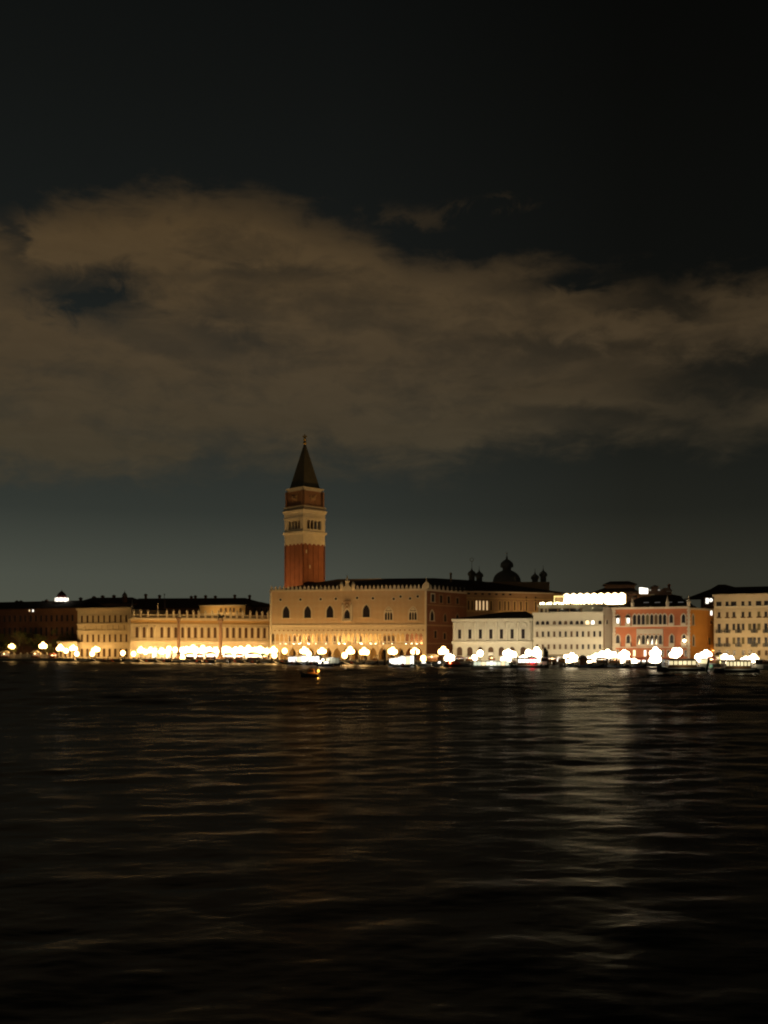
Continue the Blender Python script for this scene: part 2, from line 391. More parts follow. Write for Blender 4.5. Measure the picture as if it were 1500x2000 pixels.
def arcade(mb, x0, x1, n, zb, zs, za, zt, y0, y1, pier=.22, kind='ogive'):
    """Open arches: spandrels cut by a real opening in each of n bays, with soffits; piers are left to the caller."""
    bw = (x1-x0)/n
    for i in range(n):
        a, b = x0+i*bw, x0+(i+1)*bw; w = bw*(1-pier); c = (a+b)/2
        k = 7
        if kind == 'round':
            L = [(c-w/2*cos(pi/2*j/k), zs+(za-zs)*sin(pi/2*j/k)) for j in range(k+1)]
        else:
            L = [(c-w/2*(1-(j/k)**1.0)*(1+.18*sin(pi*j/k)*1.6), zs+(za-zs)*(sin(pi/2*j/k)*.55+.45*(j/k))) for j in range(k+1)]
        R = [(2*c-x, z) for x, z in L]
        left = [(a, zs)]+L+[(c, zt), (a, zt)]
        right = [(b, zs), (b, zt), (c, zt)]+list(reversed(R))
        for poly in (left, right):
            m = len(poly)
            mb.add([(x, y0, z) for x, z in poly], [tuple(range(m))]); mb.add([(x, y1, z) for x, z in poly], [tuple(range(m))])
        for S in (L, R):
            mm_ = len(S)
            mb.add([(x, y0, z) for x, z in S]+[(x, y1, z) for x, z in S], [(j, j+1, mm_+j+1, mm_+j) for j in range(mm_-1)])
        for xa, xb in ((a, L[0][0]), (R[0][0], b)):
            mb.add([(xa, y0, zs), (xb, y0, zs), (xb, y1, zs), (xa, y1, zs)], [(0, 1, 2, 3)])
    return mb

# ------------------------------------------------------------------ water and ground
def water():
    ys = [-60, -20, 0, 6, 9.0]; st = .06
    while ys[-1] < 500:
        y = ys[-1]; ys.append(y+max(.055, .055*(y/16)**1.0 if y < 140 else .7))
    ys += [540, 700, 1500, 6000]
    ys = np.array(ys); nx = 560
    t = np.linspace(-1, 1, nx); t = np.sign(t)*np.abs(t)**1.0
    half = np.maximum(14, .43*ys+8)
    s_ = np.abs(t)/.86; far_ = np.clip((s_-1)/(1/.86-1), 0, 1)
    Xg = np.sign(t)[None, :]*(half[:, None]*np.minimum(s_, 1)[None, :]+(1-(1-far_[None, :]))**2.2*1800); Yg = np.repeat(ys[:, None], nx, 1)
    dx = np.abs(np.gradient(Xg, axis=1)); dy = np.gradient(ys)[:, None]+0*Xg
    rng = np.random.RandomState(3); Zg = np.zeros_like(Xg)
    main = radians(98)
    for i in range(80):
        lam = .38*(5.5/.38)**(rng.rand()**1.05); th = main+rng.normal(0, .7)
        k = 2*pi/lam; amp = .0021*lam**1.0*rng.uniform(.5, 1.3)
        amp *= min(1, (lam/3)**.4)
        if lam > 2.5: amp *= .8
        lim = np.clip(lam/np.maximum(dx*abs(cos(th))*2.5, dy*abs(sin(th))*2.5)-.9, 0, 1)
        ph = k*(Xg*cos(th)+Yg*sin(th))+rng.rand()*2*pi+.6*np.sin(Xg*.05*rng.rand()+Yg*.03+i)
        Zg += lim*amp*np.sin(ph)
    wf = np.clip((Yg-45)/70, 0, 1)
    for i in range(36):                                   # longer, steeper wash from the boat traffic further out
        lam = 4.5*(15/4.5)**rng.rand(); th = radians(94)+rng.normal(0, .5); k = 2*pi/lam
        lim = np.clip(lam/np.maximum(dx*abs(cos(th))*2.5, dy*abs(sin(th))*2.5)-.9, 0, 1)
        Zg += wf*lim*.0030*lam*rng.uniform(.5, 1.3)*np.sin(k*(Xg*cos(th)+Yg*sin(th))+rng.rand()*6.3+.7*np.sin(Xg*.06*rng.rand()+i))
    gust = .78+.30*np.sin(Xg*.11+1.3*np.sin(Yg*.06)+.4)*np.sin(Yg*.083+1.1*np.sin(Xg*.05)+1.7)+.18*np.sin(Xg*.031-Yg*.047+2.)
    Zg *= np.clip(gust, .3, 1.3)
    Zg *= np.clip((495-Yg)/10, 0, 1)*np.clip((Yg+10)/15, 0, 1)
    v = np.stack([Xg, Yg, Zg], -1).reshape(-1, 3); ny = len(ys)
    idx = np.arange(ny*nx).reshape(ny, nx)
    f = np.stack([idx[:-1, :-1], idx[:-1, 1:], idx[1:, 1:], idx[1:, :-1]], -1).reshape(-1, 4)
    me = bpy.data.meshes.new('water'); me.vertices.add(len(v)); me.vertices.foreach_set('co', v.ravel().astype(np.float32))
    me.loops.add(len(f)*4); me.loops.foreach_set('vertex_index', f.ravel().astype(np.int32))
    me.polygons.add(len(f)); me.polygons.foreach_set('loop_start', np.arange(0, len(f)*4, 4, dtype=np.int32))
    me.polygons.foreach_set('use_smooth', np.ones(len(f), bool)); me.update(); me.validate()
    m = bpy.data.materials.new('lagoon_water'); m.use_nodes = True; b = m.node_tree.nodes['Principled BSDF']
    b.inputs['Base Color'].default_value = (.014, .015, .013, 1); b.inputs['Roughness'].default_value = .13; b.inputs['IOR'].default_value = 1.33
    t_ = m.node_tree; tcn = t_.nodes.new('ShaderNodeTexCoord'); mp = t_.nodes.new('ShaderNodeMapping'); mp.inputs['Scale'].default_value = (.6, 1.5, 1)
    nn = t_.nodes.new('ShaderNodeTexNoise'); nn.inputs['Scale'].default_value = 1.6; nn.inputs['Detail'].default_value = 3
    bp = t_.nodes.new('ShaderNodeBump'); bp.inputs['Strength'].default_value = .15; bp.inputs['Distance'].default_value = .1
    t_.links.new(tcn.outputs['Object'], mp.inputs[0]); t_.links.new(mp.outputs[0], nn.inputs['Vector']); t_.links.new(nn.outputs[0], bp.inputs['Height']); t_.links.new(bp.outputs[0], b.inputs['Normal'])
    b.inputs['Specular IOR Level'].default_value = 0            # body colour only; the chop's mirror is the glossy layer below
    fr = t_.nodes.new('ShaderNodeFresnel'); fr.inputs['IOR'].default_value = 1.33; t_.links.new(bp.outputs[0], fr.inputs['Normal'])
    m1 = t_.nodes.new('ShaderNodeMath'); m1.operation = 'MULTIPLY_ADD'; m1.inputs[1].default_value = 3.2; m1.inputs[2].default_value = 1
    m2 = t_.nodes.new('ShaderNodeMath'); m2.operation = 'DIVIDE'; m3 = t_.nodes.new('ShaderNodeMath'); m3.operation = 'MULTIPLY'; m3.inputs[1].default_value = .66
    t_.links.new(fr.outputs[0], m1.inputs[0]); t_.links.new(fr.outputs[0], m2.inputs[0]); t_.links.new(m1.outputs[0], m2.inputs[1]); t_.links.new(m2.outputs[0], m3.inputs[0])
    gl = t_.nodes.new('ShaderNodeBsdfGlossy')
    ge = t_.nodes.new('ShaderNodeNewGeometry'); sx = t_.nodes.new('ShaderNodeSeparateXYZ'); t_.links.new(ge.outputs['Position'], sx.inputs[0])
    mr = t_.nodes.new('ShaderNodeMapRange'); mr.inputs[1].default_value = 20; mr.inputs[2].default_value = 400; mr.inputs[3].default_value = .24; mr.inputs[4].default_value = .29
    t_.links.new(sx.outputs[1], mr.inputs[0]); t_.links.new(mr.outputs[0], gl.inputs['Roughness'])      # unresolved harbour chop grows towards the traffic by the quay
    gl.inputs['Color'].default_value = (1, 1, 1, 1); t_.links.new(bp.outputs[0], gl.inputs['Normal'])
    mx = t_.nodes.new('ShaderNodeMixShader'); t_.links.new(m3.outputs[0], mx.inputs[0]); t_.links.new(b.outputs[0], mx.inputs[1]); t_.links.new(gl.outputs[0], mx.inputs[2])
    t_.links.new(mx.outputs[0], t_.nodes['Material Output'].inputs[0])
    me.materials.append(m); o = obj('water', me); tag(o, kind='structure')
    return o
water()
def ground():
    front = [(X(u, Y), Y) for u, Y in QY]
    a = [(-1500, 520)]+front+[(600, 200)]; far = [(3000, 200), (3000, 3000), (-3000, 3000), (-3000, 520)]
    ring_ = a+far; n = len(ring_)
    mb = MB().add([(x, y, GROUND) for x, y in ring_]+[(x, y, -1) for x, y in ring_], [tuple(range(n))]+[(i, i+1, n+i+1, n+i) for i in range(len(a)-1)])
    o = obj('quay', mb.mesh('quay', QUAYST)); tag(o, kind='structure')
    kb = MB()
    for (x0, y0), (x1, y1) in zip(a[:-1], a[1:]):
        d = np.array([x1-x0, y1-y0]); d = d/np.linalg.norm(d); nrm = np.array([-d[1], d[0]])*.7; nn = -np.array([-d[1], d[0]])*.06
        q = [(x0+nn[0], y0+nn[1]), (x1+nn[0], y1+nn[1]), (x1+nrm[0], y1+nrm[1]), (x0+nrm[0], y0+nrm[1])]
        kb.add([(x, y, GROUND-.35) for x, y in q]+[(x, y, GROUND+.12) for x, y in q], [(0, 1, 5, 4), (4, 5, 6, 7), (2, 3, 7, 6), (3, 0, 4, 7), (1, 2, 6, 5)])
    k = obj('kerb', kb.mesh('kerb', STONE)); tag(k, kind='structure')
ground()

# ------------------------------------------------------------------ doge's palace style gothic palace
def palace():
    FS = Fac(528, 418, 833, 408); FE = Fac(833, 408.2, 911, 432)
    r = FS.root('gothic_palace', 'long gothic palace with lozenge pink wall above open arcade and lit loggia', 'palace')
    U = 740
    S, Zs = FS.s, lambda v: FS.z(v, U)
    x0, x1 = S(528), S(833)
    # upper wall
    FS.part('upper_wall', MB().box(x0, x1, 0, 26, Zs(1221), Zs(1154)), DIAM, r)
    FS.part('inner_wall', MB().box(x0+.2, x1-.2, 5.2, 25, 0, Zs(1221)-.01), OCHRE, r)
    band(FS, r, 'cornice', 527, 834, 1150.5, 1154, STONE, .45, U)
    band(FS, r, 'string_course', 527.5, 833.5, 1219.5, 1223, STONE, .35, U)
    # ground arcade
    a0, a1 = S(528.5), S(826.5); n = 17; bw = (a1-a0)/n
    g = MB(); zt = Zs(1259.5); arcade(g, a0, a1, n, 0, Zs(1279), Zs(1264.5), zt, 0, 1.2, .2)
    g.box(a1, x1, 0, 1.2, 0, zt)
    FS.part('arcade_wall', g, STONE, r)
    cm = MB().lathe([(.75, 0), (.62, .25), (.55, .4), (.52, Zs(1279)-.9), (.6, Zs(1279)-.75), (.9, Zs(1279)-.02), (.95, Zs(1279)-.01)], 14).mesh('column', STONE)
    for i in range(n+1): FS.inst('column', cm, r, a0+i*bw if i < n else a1-.05, .6, 0)
    FS.part('portico_ceiling', MB().box(x0+.2, x1-.2, 1.2, 5.1, zt-.4, zt), STONE, r)
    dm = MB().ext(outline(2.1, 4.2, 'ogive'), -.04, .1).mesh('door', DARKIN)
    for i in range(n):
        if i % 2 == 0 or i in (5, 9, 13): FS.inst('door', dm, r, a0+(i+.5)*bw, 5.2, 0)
    # loggia
    lz0, lz1 = zt+.02, Zs(1223)-.02
    FS.part('loggia_floor', MB().box(x0, x1, -.35, 5.1, zt, zt+.35), STONE, r)
    m = 34; lw = (a1-a0)/m; zs, za = Zs(1243), Zs(1236.2)
    t = MB(); arcade(t, a0, a1, m, 0, zs, za, lz1, 0, .55, .16)
    t.box(a1, x1, 0, .9, zt+.35, lz1)
    FS.part('tracery', t, STONE, r)
    qm = MB().ring(outline(1.25, 1.25, 'disc'), [(x*.62, (z-.625)*.62+.625) for x, z in outline(1.25, 1.25, 'disc')], -.16, .05)
    qm = qm.mesh('quatrefoil', PALE); dk = MB().ext([(x*.62, (z-.625)*.62+.625) for x, z in outline(1.25, 1.25, 'disc')], -.03, .05).mesh('opening', BROWNW)  # brown disc colours in the shade of the pierced hole
    for i in range(m):
        q = FS.inst('quatrefoil', qm, r, a0+(i+1)*lw, 0, Zs(1234)); obj('opening', dk, q)
    cm = MB().lathe([(.3, 0), (.24, .15), (.19, .3), (.18, zs-zt-.8), (.22, zs-zt-.72), (.34, zs-zt-.36)], 10).mesh('loggia_column', PALE)
    for i in range(m+1): FS.inst('loggia_column', cm, r, a0+i*lw, .28, zt+.35)
    bal = MB().box(a0, a1, .12, .3, Zs(1254.2), Zs(1253))
    for i in range(m*4): bal.box(a0+(i+.3)*lw/4, a0+(i+.55)*lw/4, .14, .28, zt+.35, Zs(1254.2))
    FS.part('balustrade', bal, PALE, r)
    wm = MB().ext(outline(1.1, 3.6, 'ogive'), -.04, .1).mesh('loggia_door', DARKIN)
    for u in (553, 564, 575, 592, 612, 628, 643, 654, 683, 694, 742, 750, 758, 786, 797, 808, 821): FS.inst('loggia_door', wm, r, S(u)+1.2, 5.2, zt+.35)
    # the lamps burning in the loggia
    fx = MB().box(-.35, .35, -.14, .14, 0, .22).mesh('floodlight', PANELX)
    for u, p, q in ((545, 420, 0), (556, 420, 0), (571, 900, 0), (584, 1500, 0), (601, 1800, 0), (614, 700, 0), (635, 800, 0), (661, 1300, 1), (672, 1500, 0), (704, 1700, 0), (723, 1000, 1), (732, 1000, 1), (747, 350, 0), (764, 700, 0), (792, 700, 1), (803, 700, 1), (813, 700, 1), (823, 800, 1)):
        FS.inst('floodlight', fx, r, S(u), 1.6, zt+.37)
        light('loggia_lamp', 'POINT', FS.world(S(u), 1.1, zt+.75), (p*.55 if p >= 1200 else p*.30), (1, .73, .33) if q else (1, .68, .34), radius=.25)
    # upper windows
    for u, a, b in ((559, 1183, 1206), (601, 1183, 1206), (644.5, 1182.5, 1205.5), (715.5, 1181.5, 1205)): window(FS, r, u, a-.5, b+.5, 13.5, 'ogive', uref=U, fw=.5, frame=STONE)
    for u in (759, 806.5):
        w_ = window(FS, r, u, 1186, 1211, 14.5, 'ogive', uref=U, fw=.45)
        w = FS.w(14.5, u); h = Zs(1186)-Zs(1211)
        t = MB(); arcade(t, -w/2, w/2, 3, 0, h*.46, h*.62, h*.7, -.12, -.035, .25)
        o = outline(w, h, 'ogive'); t.ext([(-w/2*.93, h*.702)]+[(x*.97, z) for x, z in o if z > h*.7]+[(w/2*.93, h*.702)][::1] if False else [(x*.9, z*.98) for x, z in o if z > h*.69], -.1, -.035)
        for k in (1, 2): t.box(-w/2+k*w/3-.13, -w/2+k*w/3+.13, -.12, -.035, 0, h*.46)
        obj('mullion', t.mesh('mullion', PALE), w_)
    for u, v in ((548, 1170), (587, 1170), (626.5, 1169.5), (656, 1169), (697.5, 1167.5), (728.5, 1168.5), (769, 1170), (782.5, 1165.5), (801, 1169.5), (816, 1165.5)):
        window(FS, r, u, v-2.6, v+2.6, 5, 'disc', uref=U, fw=.3, sill=False)
    # central balcony
    c = FS.part('balcony', MB().box(S(669), S(687), -1.3, 0, Zs(1213.5), Zs(1211.8)), PALE, r)
    bm_ = MB()
    for i in range(12): bm_.box(S(669)+.1+i*.29, S(669)+.22+i*.29, -1.25, -1.1, Zs(1211.8), Zs(1208.6))
    bm_.box(S(669), S(687), -1.3, -1.05, Zs(1208.6), Zs(1208))
    FS.part('balcony_rail', bm_, PALE, r)
    window(FS, r, 678, 1190, 1211.5, 11, 'ogive', uref=U, fw=.55)
    g = MB()
    for u in (669.5, 686.5): g.box(S(u)-.35, S(u)+.35, -.7, 0, Zs(1211.8), Zs(1183)); g.lathe([(.4, Zs(1183)), (.3, Zs(1181)), (.02, Zs(1176))], 6, S(u), -.35)
    g.ext([(S(670), Zs(1191)), (S(678), Zs(1179)), (S(686), Zs(1191)), (S(685), Zs(1191)), (S(678), Zs(1181)), (S(671), Zs(1191))], -.5, .05)
    FS.part('balcony_frame', g, PALE, r)
    FS.part('relief_panel', MB().box(S(674.5), S(681.5), -.25, .05, Zs(1186), Zs(1176.5)).box(S(671), S(685), -.5, .05, Zs(1174.2), Zs(1172.6)), BROWNW, r)
    cr = MB().ext([(S(670.5), Zs(1154)), (S(686.5), Zs(1154)), (S(686.5), Zs(1147)), (S(682), Zs(1143)), (S(681), Zs(1137)), (S(678.5), Zs(1135)), (S(676), Zs(1137)), (S(675), Zs(1143)), (S(670.5), Zs(1147))], -.75, -.3)
    cr.lathe([(.8, Zs(1137)), (.95, Zs(1134)), (.55, Zs(1132)), (.45, Zs(1129)), (.3, Zs(1127)), (.03, Zs(1121))], 8, S(678.5), -.4)
    FS.part('crowning_gable', cr, STONE, r)
    for u in (667.5, 690):
        FS.part('pinnacle', MB().lathe([(.75, 0), (.75, Zs(1143)-Zs(1152)), (.9, Zs(1142)-Zs(1152)), (.65, Zs(1140.5)-Zs(1152)), (.6, Zs(1137.5)-Zs(1152)), (.05, Zs(1135)-Zs(1152))], 8), STONE, r, S(u), -.1, Zs(1152))
    # merlons
    h = Zs(1141.5)-Zs(1150.4); w = .56
    mo = [(-w, 0), (w, 0), (w, h*.22), (w*.72, h*.3), (w*.8, h*.5), (w*.42, h*.66), (w*.14, h*.8), (0, h), (-w*.14, h*.8), (-w*.42, h*.66), (-w*.8, h*.5), (-w*.72, h*.3), (-w, h*.22)]
    mm_ = MB().ext(mo, -.28, .12).mesh('merlon', PALE)
    for k in range(38):
        u = 531+k*7.98
        if abs(u-678) > 9 and u < 828 and abs(u-667.5) > 4 and abs(u-690) > 4: FS.inst('merlon', mm_, r, S(u), 0, Zs(1150.4))
    # corner shrine
    FS.part('corner_shrine', MB().ext([(x, z) for x, z in outline(2.3, 2.6, 'round')], -.5, 1).lathe([(.3, 2.55), (.2, 3.4), (.03, 4.6)], 6, 0, .2), STONE, r, S(832.5), 0, Zs(1150.4))
    for u in (529.3, 831.6):
        FS.part('corner_column', MB().lathe([(.5, 0), (.42, .3), (.42, Zs(1154)-.5), (.55, Zs(1154)-.02)], 10), PALE, r, S(u), -.12, 0)
    # brick side along the canal
    ze = lambda v: FE.z(v, 836)
    FE.part('side_wall', MB().box(.01, FE.L, 0, 20, 0, ze(1154)), BRICKD, r)
    for a, b in ((1150.5, 1154), (1180, 1182.2), (1219.5, 1222.5), (1256, 1258)):
        band(FE, r, 'side_cornice' if a < 1152 else 'side_string_course', 833.8, 911, a, b, STONE if a < 1152 else BROWNW, .25, 836)
    for u, a, b, kd, wp in ((845, 1160, 1175, 'rect', 6), (861, 1161, 1176, 'rect', 5), (876, 1162, 1176, 'rect', 5), (893, 1164, 1176, 'rect', 5), (843.5, 1192, 1212, 'ogive', 7), (893, 1196, 1214, 'ogive', 7), (869, 1197, 1213, 'ogive', 5)):
        window(FE, r, u, a, b, wp, kd, uref=836, fw=.5, frame=STONE if u < 850 else BROWNW, pane=GLASS)
    for k in range(9): FE.inst('merlon', mm_, r, FE.s(841+k*8.2), 0, ze(1150.4))
    for k, (u, a, b) in enumerate(((850, 1232, 1246), (868, 1236, 1248), (858, 1264, 1276))): window(FE, r, u, a, b, 5, 'rect', uref=836, fw=.35, frame=BROWNW)
    # roof
    zr = Z(1131.5, 446)-GROUND; ze_ = Zs(1149)
    v = [FS.loc(r, x0+2, 1.5, ze_), FS.loc(r, x1-1, 1.5, ze_), FS.loc(r, S(905)+2, 26, ze_), FS.loc(r, x0+2, 62, ze_),
         FS.loc(r, S(640)-2, 30, zr), FS.loc(r, S(850)-4, 30, zr), FS.loc(r, S(905)+2, 62, ze_), FS.loc(r, S(880)+4, 46, zr)]
    FS_r = MB().add(v, [(0, 1, 5, 4), (1, 2, 7, 5), (2, 6, 7), (4, 5, 7, 6, 3), (0, 4, 3)])
    obj('roof', FS_r.mesh('roof', ROOF), r)
    chimney(FS, r, 859, 1120, 1134, 3.5, 30, BROWNW)
    return FS
FPAL = palace()

def canal_wing():
    fb = Fac(909, 436, 1075, 452); r = fb.root('palace_rear_wing', 'dim brown palace wing with tall dark loggia openings rising behind the white prison', 'palace wing')
    U = 930; zz = lambda v: fb.z(v, U)
    fb.part('wall', MB().box(0, fb.L+6, 0, 22, 0, zz(1155)), BROWNW, r)
    band(fb, r, 'cornice', 908, 1080, 1153.5, 1156.5, STONE, .5, U)
    for a in (1167, 1193): band(fb, r, 'string_course', 908, 1080, a, a+2, OCHRE, .3, U)
    for k in range(7): window(fb, r, 915.5+k*13.5, 1158, 1161.3, 5, 'rect', GLASS, None, sill=False, uref=U)
    k = 0
    for u in (915, 922, 930.5, 937, 944, 951, 959, 976, 986, 993, 1005, 1017, 1028, 1046):
        lit = u in (930.5, 937, 944, 951)
        window(fb, r, u, 1173, 1191.5, 3.6 if not lit else 3, 'round', glow('dim_lit_hall', (1, .66, .32), .75) if lit else DARKIN, OCHRE, .3, True, U)
    for u in (1028, 1046): window(fb, r, u, 1163, 1171, 2.5, 'rect', GLASS, None, sill=False, uref=U)
    hip(fb, r, 0, fb.L+6, 0, 30, zz(1153.4), Z(1135.5, 460)-GROUND, 1, 34, ov=.9)
    light('rear_wing_light', 'AREA', fb.world(20, -14, 12), 2100, (1, .62, .26), target=fb.world(40, 0, 22), size=(6, 1), spread=radians(150))  # area light aimed up at the rear wing wall
canal_wing()

# ------------------------------------------------------------------ campanile
def campanile():
    Y = 452; u = 595.3; x, _, _ = pt(u, 0, Y)
    r = thing('bell_tower', 'tall red brick bell tower with pale belfry and pointed green spire', 'bell tower', (x, Y, GROUND), radians(45))
    zz = lambda v: Z(v, Y)-GROUND
    hw = lambda px: px/F*Y/2/sqrt(2)            # half side of a square seen corner-on, from its photo width
    def sq(mb, px, va, vb, px2=None):
        a = hw(px); b = hw(px2 or px); z0, z1 = zz(vb), zz(va)
        mb.add([(-a, -a, z0), (a, -a, z0), (a, a, z0), (-a, a, z0), (-b, -b, z1), (b, -b, z1), (b, b, z1), (-b, b, z1)],
               [(3, 2, 1, 0), (4, 5, 6, 7), (0, 1, 5, 4), (1, 2, 6, 5), (2, 3, 7, 6), (3, 0, 4, 7)]); return mb
    sh = MB(); sq(sh, 76, 1063, 1290)
    a = hw(76)
    for q in range(4):                              # shallow vertical lesenes
        for k in range(5):
            c = -a+a*2*(k+.0)/4; b = MB().box(c-.42, c+.42, -a-.13, -a+.05, 0, zz(1067))
            cs, sn = cos(q*pi/2), sin(q*pi/2); sh.add([(px*cs-py*sn, px*sn+py*cs, pz) for px, py, pz in b.v], b.f)
    part('shaft', sh, BRICKT, r)
    slit = MB().box(-.25, .25, -.06, .06, 0, 1.4).mesh('slit_window', PALE)
    for q, off, v in ((0, -.55, 1083), (1, -.35, 1096), (1, -.3, 1128), (0, -.3, 1112)):
        cs, sn = cos(q*pi/2), sin(q*pi/2); px, py = off*a*1.3, -a-.03
        obj('slit_window', slit, r, (px*cs-py*sn, px*sn+py*cs, zz(v)), q*pi/2)
    def four(name, mb, m):
        me = mb.mesh(name, m)
        for q in range(4): obj(name, me, r, (0, 0, 0), q*pi/2)
    part('frieze', sq(sq(sq(MB(), 78.5, 1048, 1063), 80, 1045.5, 1048), 85, 1041, 1045.5, 87), LIBST, r)
    ar = MB(); ah = hw(78.5)
    for k in range(5):
        c0 = -ah+2*ah*k/5; c1 = c0+2*ah/5; arcade(ar, c0, c1, 1, 0, zz(1067), zz(1064), zz(1062.9), -ah-.05, -ah+.5, .25, 'round')
    four('corbel_arches', ar, LIBST)
    # belfry: core, corner piers, round arched openings
    b = hw(79); core = MB().box(-b*.55, b*.55, -b*.55, b*.55, zz(1041), zz(1016)); part('belfry_core', core, DARKIN, r)
    part('belfry_base', sq(MB(), 79, 1036, 1041), LIBST, r)
    pr = MB().box(-1.1, 1.1, -1.1, 1.1, zz(1036), zz(1016)).mesh('corner_pier', LIBST)
    for sx in (-1, 1):
        for sy in (-1, 1): obj('corner_pier', pr, r, (sx*(b-1.1), sy*(b-1.1), 0))
    bel = MB(); arcade(bel, -b+2.2, b-2.2, 4, 0, zz(1023), zz(1018.4), zz(1016), -b+.1, -b+1, .18, 'round'); four('belfry_arches', bel, LIBST)
    bc = MB()
    for k in range(5): bc.lathe([(.42, zz(1036)), (.3, zz(1034.5)), (.28, zz(1024)), (.45, zz(1023))], 8, -b+2.2+(2*b-4.4)*k/4, -b+.55)
    four('belfry_columns', bc, LIBST)
    part('entablature', sq(sq(sq(MB(), 82, 1013, 1016.5), 79.5, 1005, 1013), 83, 1000, 1005, 88), LIBST, r)
    part('roof_terrace', sq(MB(), 88, 999.2, 1000), LIBST, r)
    bl = MB(); c = hw(82)
    bl.box(-c, c, -c-.12, -c+.12, zz(993), zz(992))
    for k in range(22): bl.box(-c+2*c*k/21-.09, -c+2*c*k/21+.09, -c-.09, -c+.09, zz(999.2), zz(993))
    four('balustrade', bl, LIBST)
    part('attic', sq(MB(), 69, 962, 999.2), BRICKA, r)
    ap = MB(); d = hw(69)
    for sx in (-1, 1): ap.box(sx*d-.9, sx*d+.9, -d-.22, -d+.6, zz(992), zz(962.4))
    four('attic_pilaster', ap, BRICKA)
    lm = MB(); zc = (zz(985)+zz(966))/2                # winged lion relief: body, head, wing, legs
    lm.sphere(0, -d-.1, zc-.2, 1.6, 10, 7, .5, 1, .2).sphere(-1.5, -d-.2, zc+.6, .75, 8, 6, 1, 1, .4)
    lm.ext([(-.6, zc+.2), (1.6, zc+1.9), (2.0, zc+1.1), (.9, zc)], -d-.3, -d).box(-1.5, -1.1, -d-.25, -d, zc-1.8, zc-.3).box(1, 1.4, -d-.25, -d, zc-1.8, zc-.3)
    four('lion_relief', lm, BROWNW)
    part('upper_cornice', sq(sq(MB(), 70.5, 959.5, 962), 71.5, 955.5, 959.5, 75), LIBST, r)
    part('spire', sq(MB(), 60, 867, 955.5, 3.4), COPPER, r)
    f = MB().lathe([(.5, zz(868)), (.9, zz(865)), (.5, zz(862.5)), (.25, zz(861))], 8)
    part('finial', f, GOLD, r)
    an = MB().lathe([(.7, zz(861)), (.5, zz(857)), (.42, zz(853)), (.2, zz(851.4)), (.3, zz(850)), (.28, zz(848.6)), (.02, zz(847.8))], 8)
    an.ext([(.2, zz(856)), (1.0, zz(853)), (.9, zz(850)), (.2, zz(852))], -.1, .1).ext([(-.2, zz(856)), (-1.0, zz(853)), (-.9, zz(850)), (-.2, zz(852))], -.1, .1)
    part('angel_weathervane', an, GOLD, r, (0, 0, 0), radians(-45))
    # unseen spots added to light the tower, one above the palace roof
    for L, p in (((X(500, 436), 436, 22), 13500), ((X(765, 441), 441, 37.6), 26000)):
        light('unseen_tower_spot', 'SPOT', L, p, (1, .53, .14), radius=.6, target=(x, Y, 62), spread=radians(120))
campanile()

# ------------------------------------------------------------------ basilica
def basilica():
    Y = 495; r = thing('domed_basilica', 'dark basilica with one large lantern dome between small onion domes', 'basilica', (X(990, Y), Y, GROUND))
    zz = lambda v: Z(v, Y)-GROUND; k = Y/F
    part('nave_walls', MB().box(-19, 19, -10, 14, 0, zz(1139)), BROWNW, r)
    def onion(name, u, vb, pr, m=LEAD):
        rr = lambda p: p*k
        part(name, MB().lathe([(rr(a), zz(b)) for a, b in pr], 16), m, r, (X(u, Y)-X(990, Y), 0, 0))
    onion('main_dome', 990, 1140, [(28, 1142), (27.5, 1136), (26.5, 1130), (23.5, 1124), (19, 1119.5), (13, 1116), (8.5, 1114)])
    onion('lantern', 990, 1114, [(8.5, 1116), (8.5, 1109), (12.5, 1108), (12.8, 1103), (11.6, 1099.5), (7.5, 1095.5), (2.6, 1092.5), (1.7, 1090), (2.2, 1088.5), (.8, 1086.5), (.35, 1080)])
    for u, s, dv, nm in ((921.5, 8, 2.5, 'onion_dome'), (936, 8, 5.5, 'onion_dome'), (1045, 8, 10, 'onion_dome'), (1061, 8, 4, 'onion_dome')):
        onion(nm, u, 0, [(6, 1136), (6, 1122+dv), (s, 1121+dv), (s*1.02, 1117.5+dv), (s*.8, 1114.5+dv), (s*.36, 1111.8+dv), (1.1, 1110+dv), (1.5, 1108.8+dv), (.5, 1107+dv), (.3, 1100+dv)])
    cr = MB()
    cr.box(-.7, .7, -.08, .08, zz(1081.5), zz(1080.9)).box(-.1, .1, -.08, .08, zz(1083), zz(1077.5)); part('cross', cr, GOLD, r)
    d = MB().ring(outline(1.9, 1.9, 'disc'), [(x*.8, (z-.95)*.8+.95) for x, z in outline(1.9, 1.9, 'disc')], -.1, .1); part('sun_disc', d, GOLD, r, (X(921.5, Y)-X(990, Y), 0, zz(1097)))
    part('sun_disc_pole', MB().tube((0, 0, zz(1103)), (0, 0, zz(1096.8)), .1), GOLD, r, (X(921.5, Y)-X(990, Y), 0, 0))
basilica()

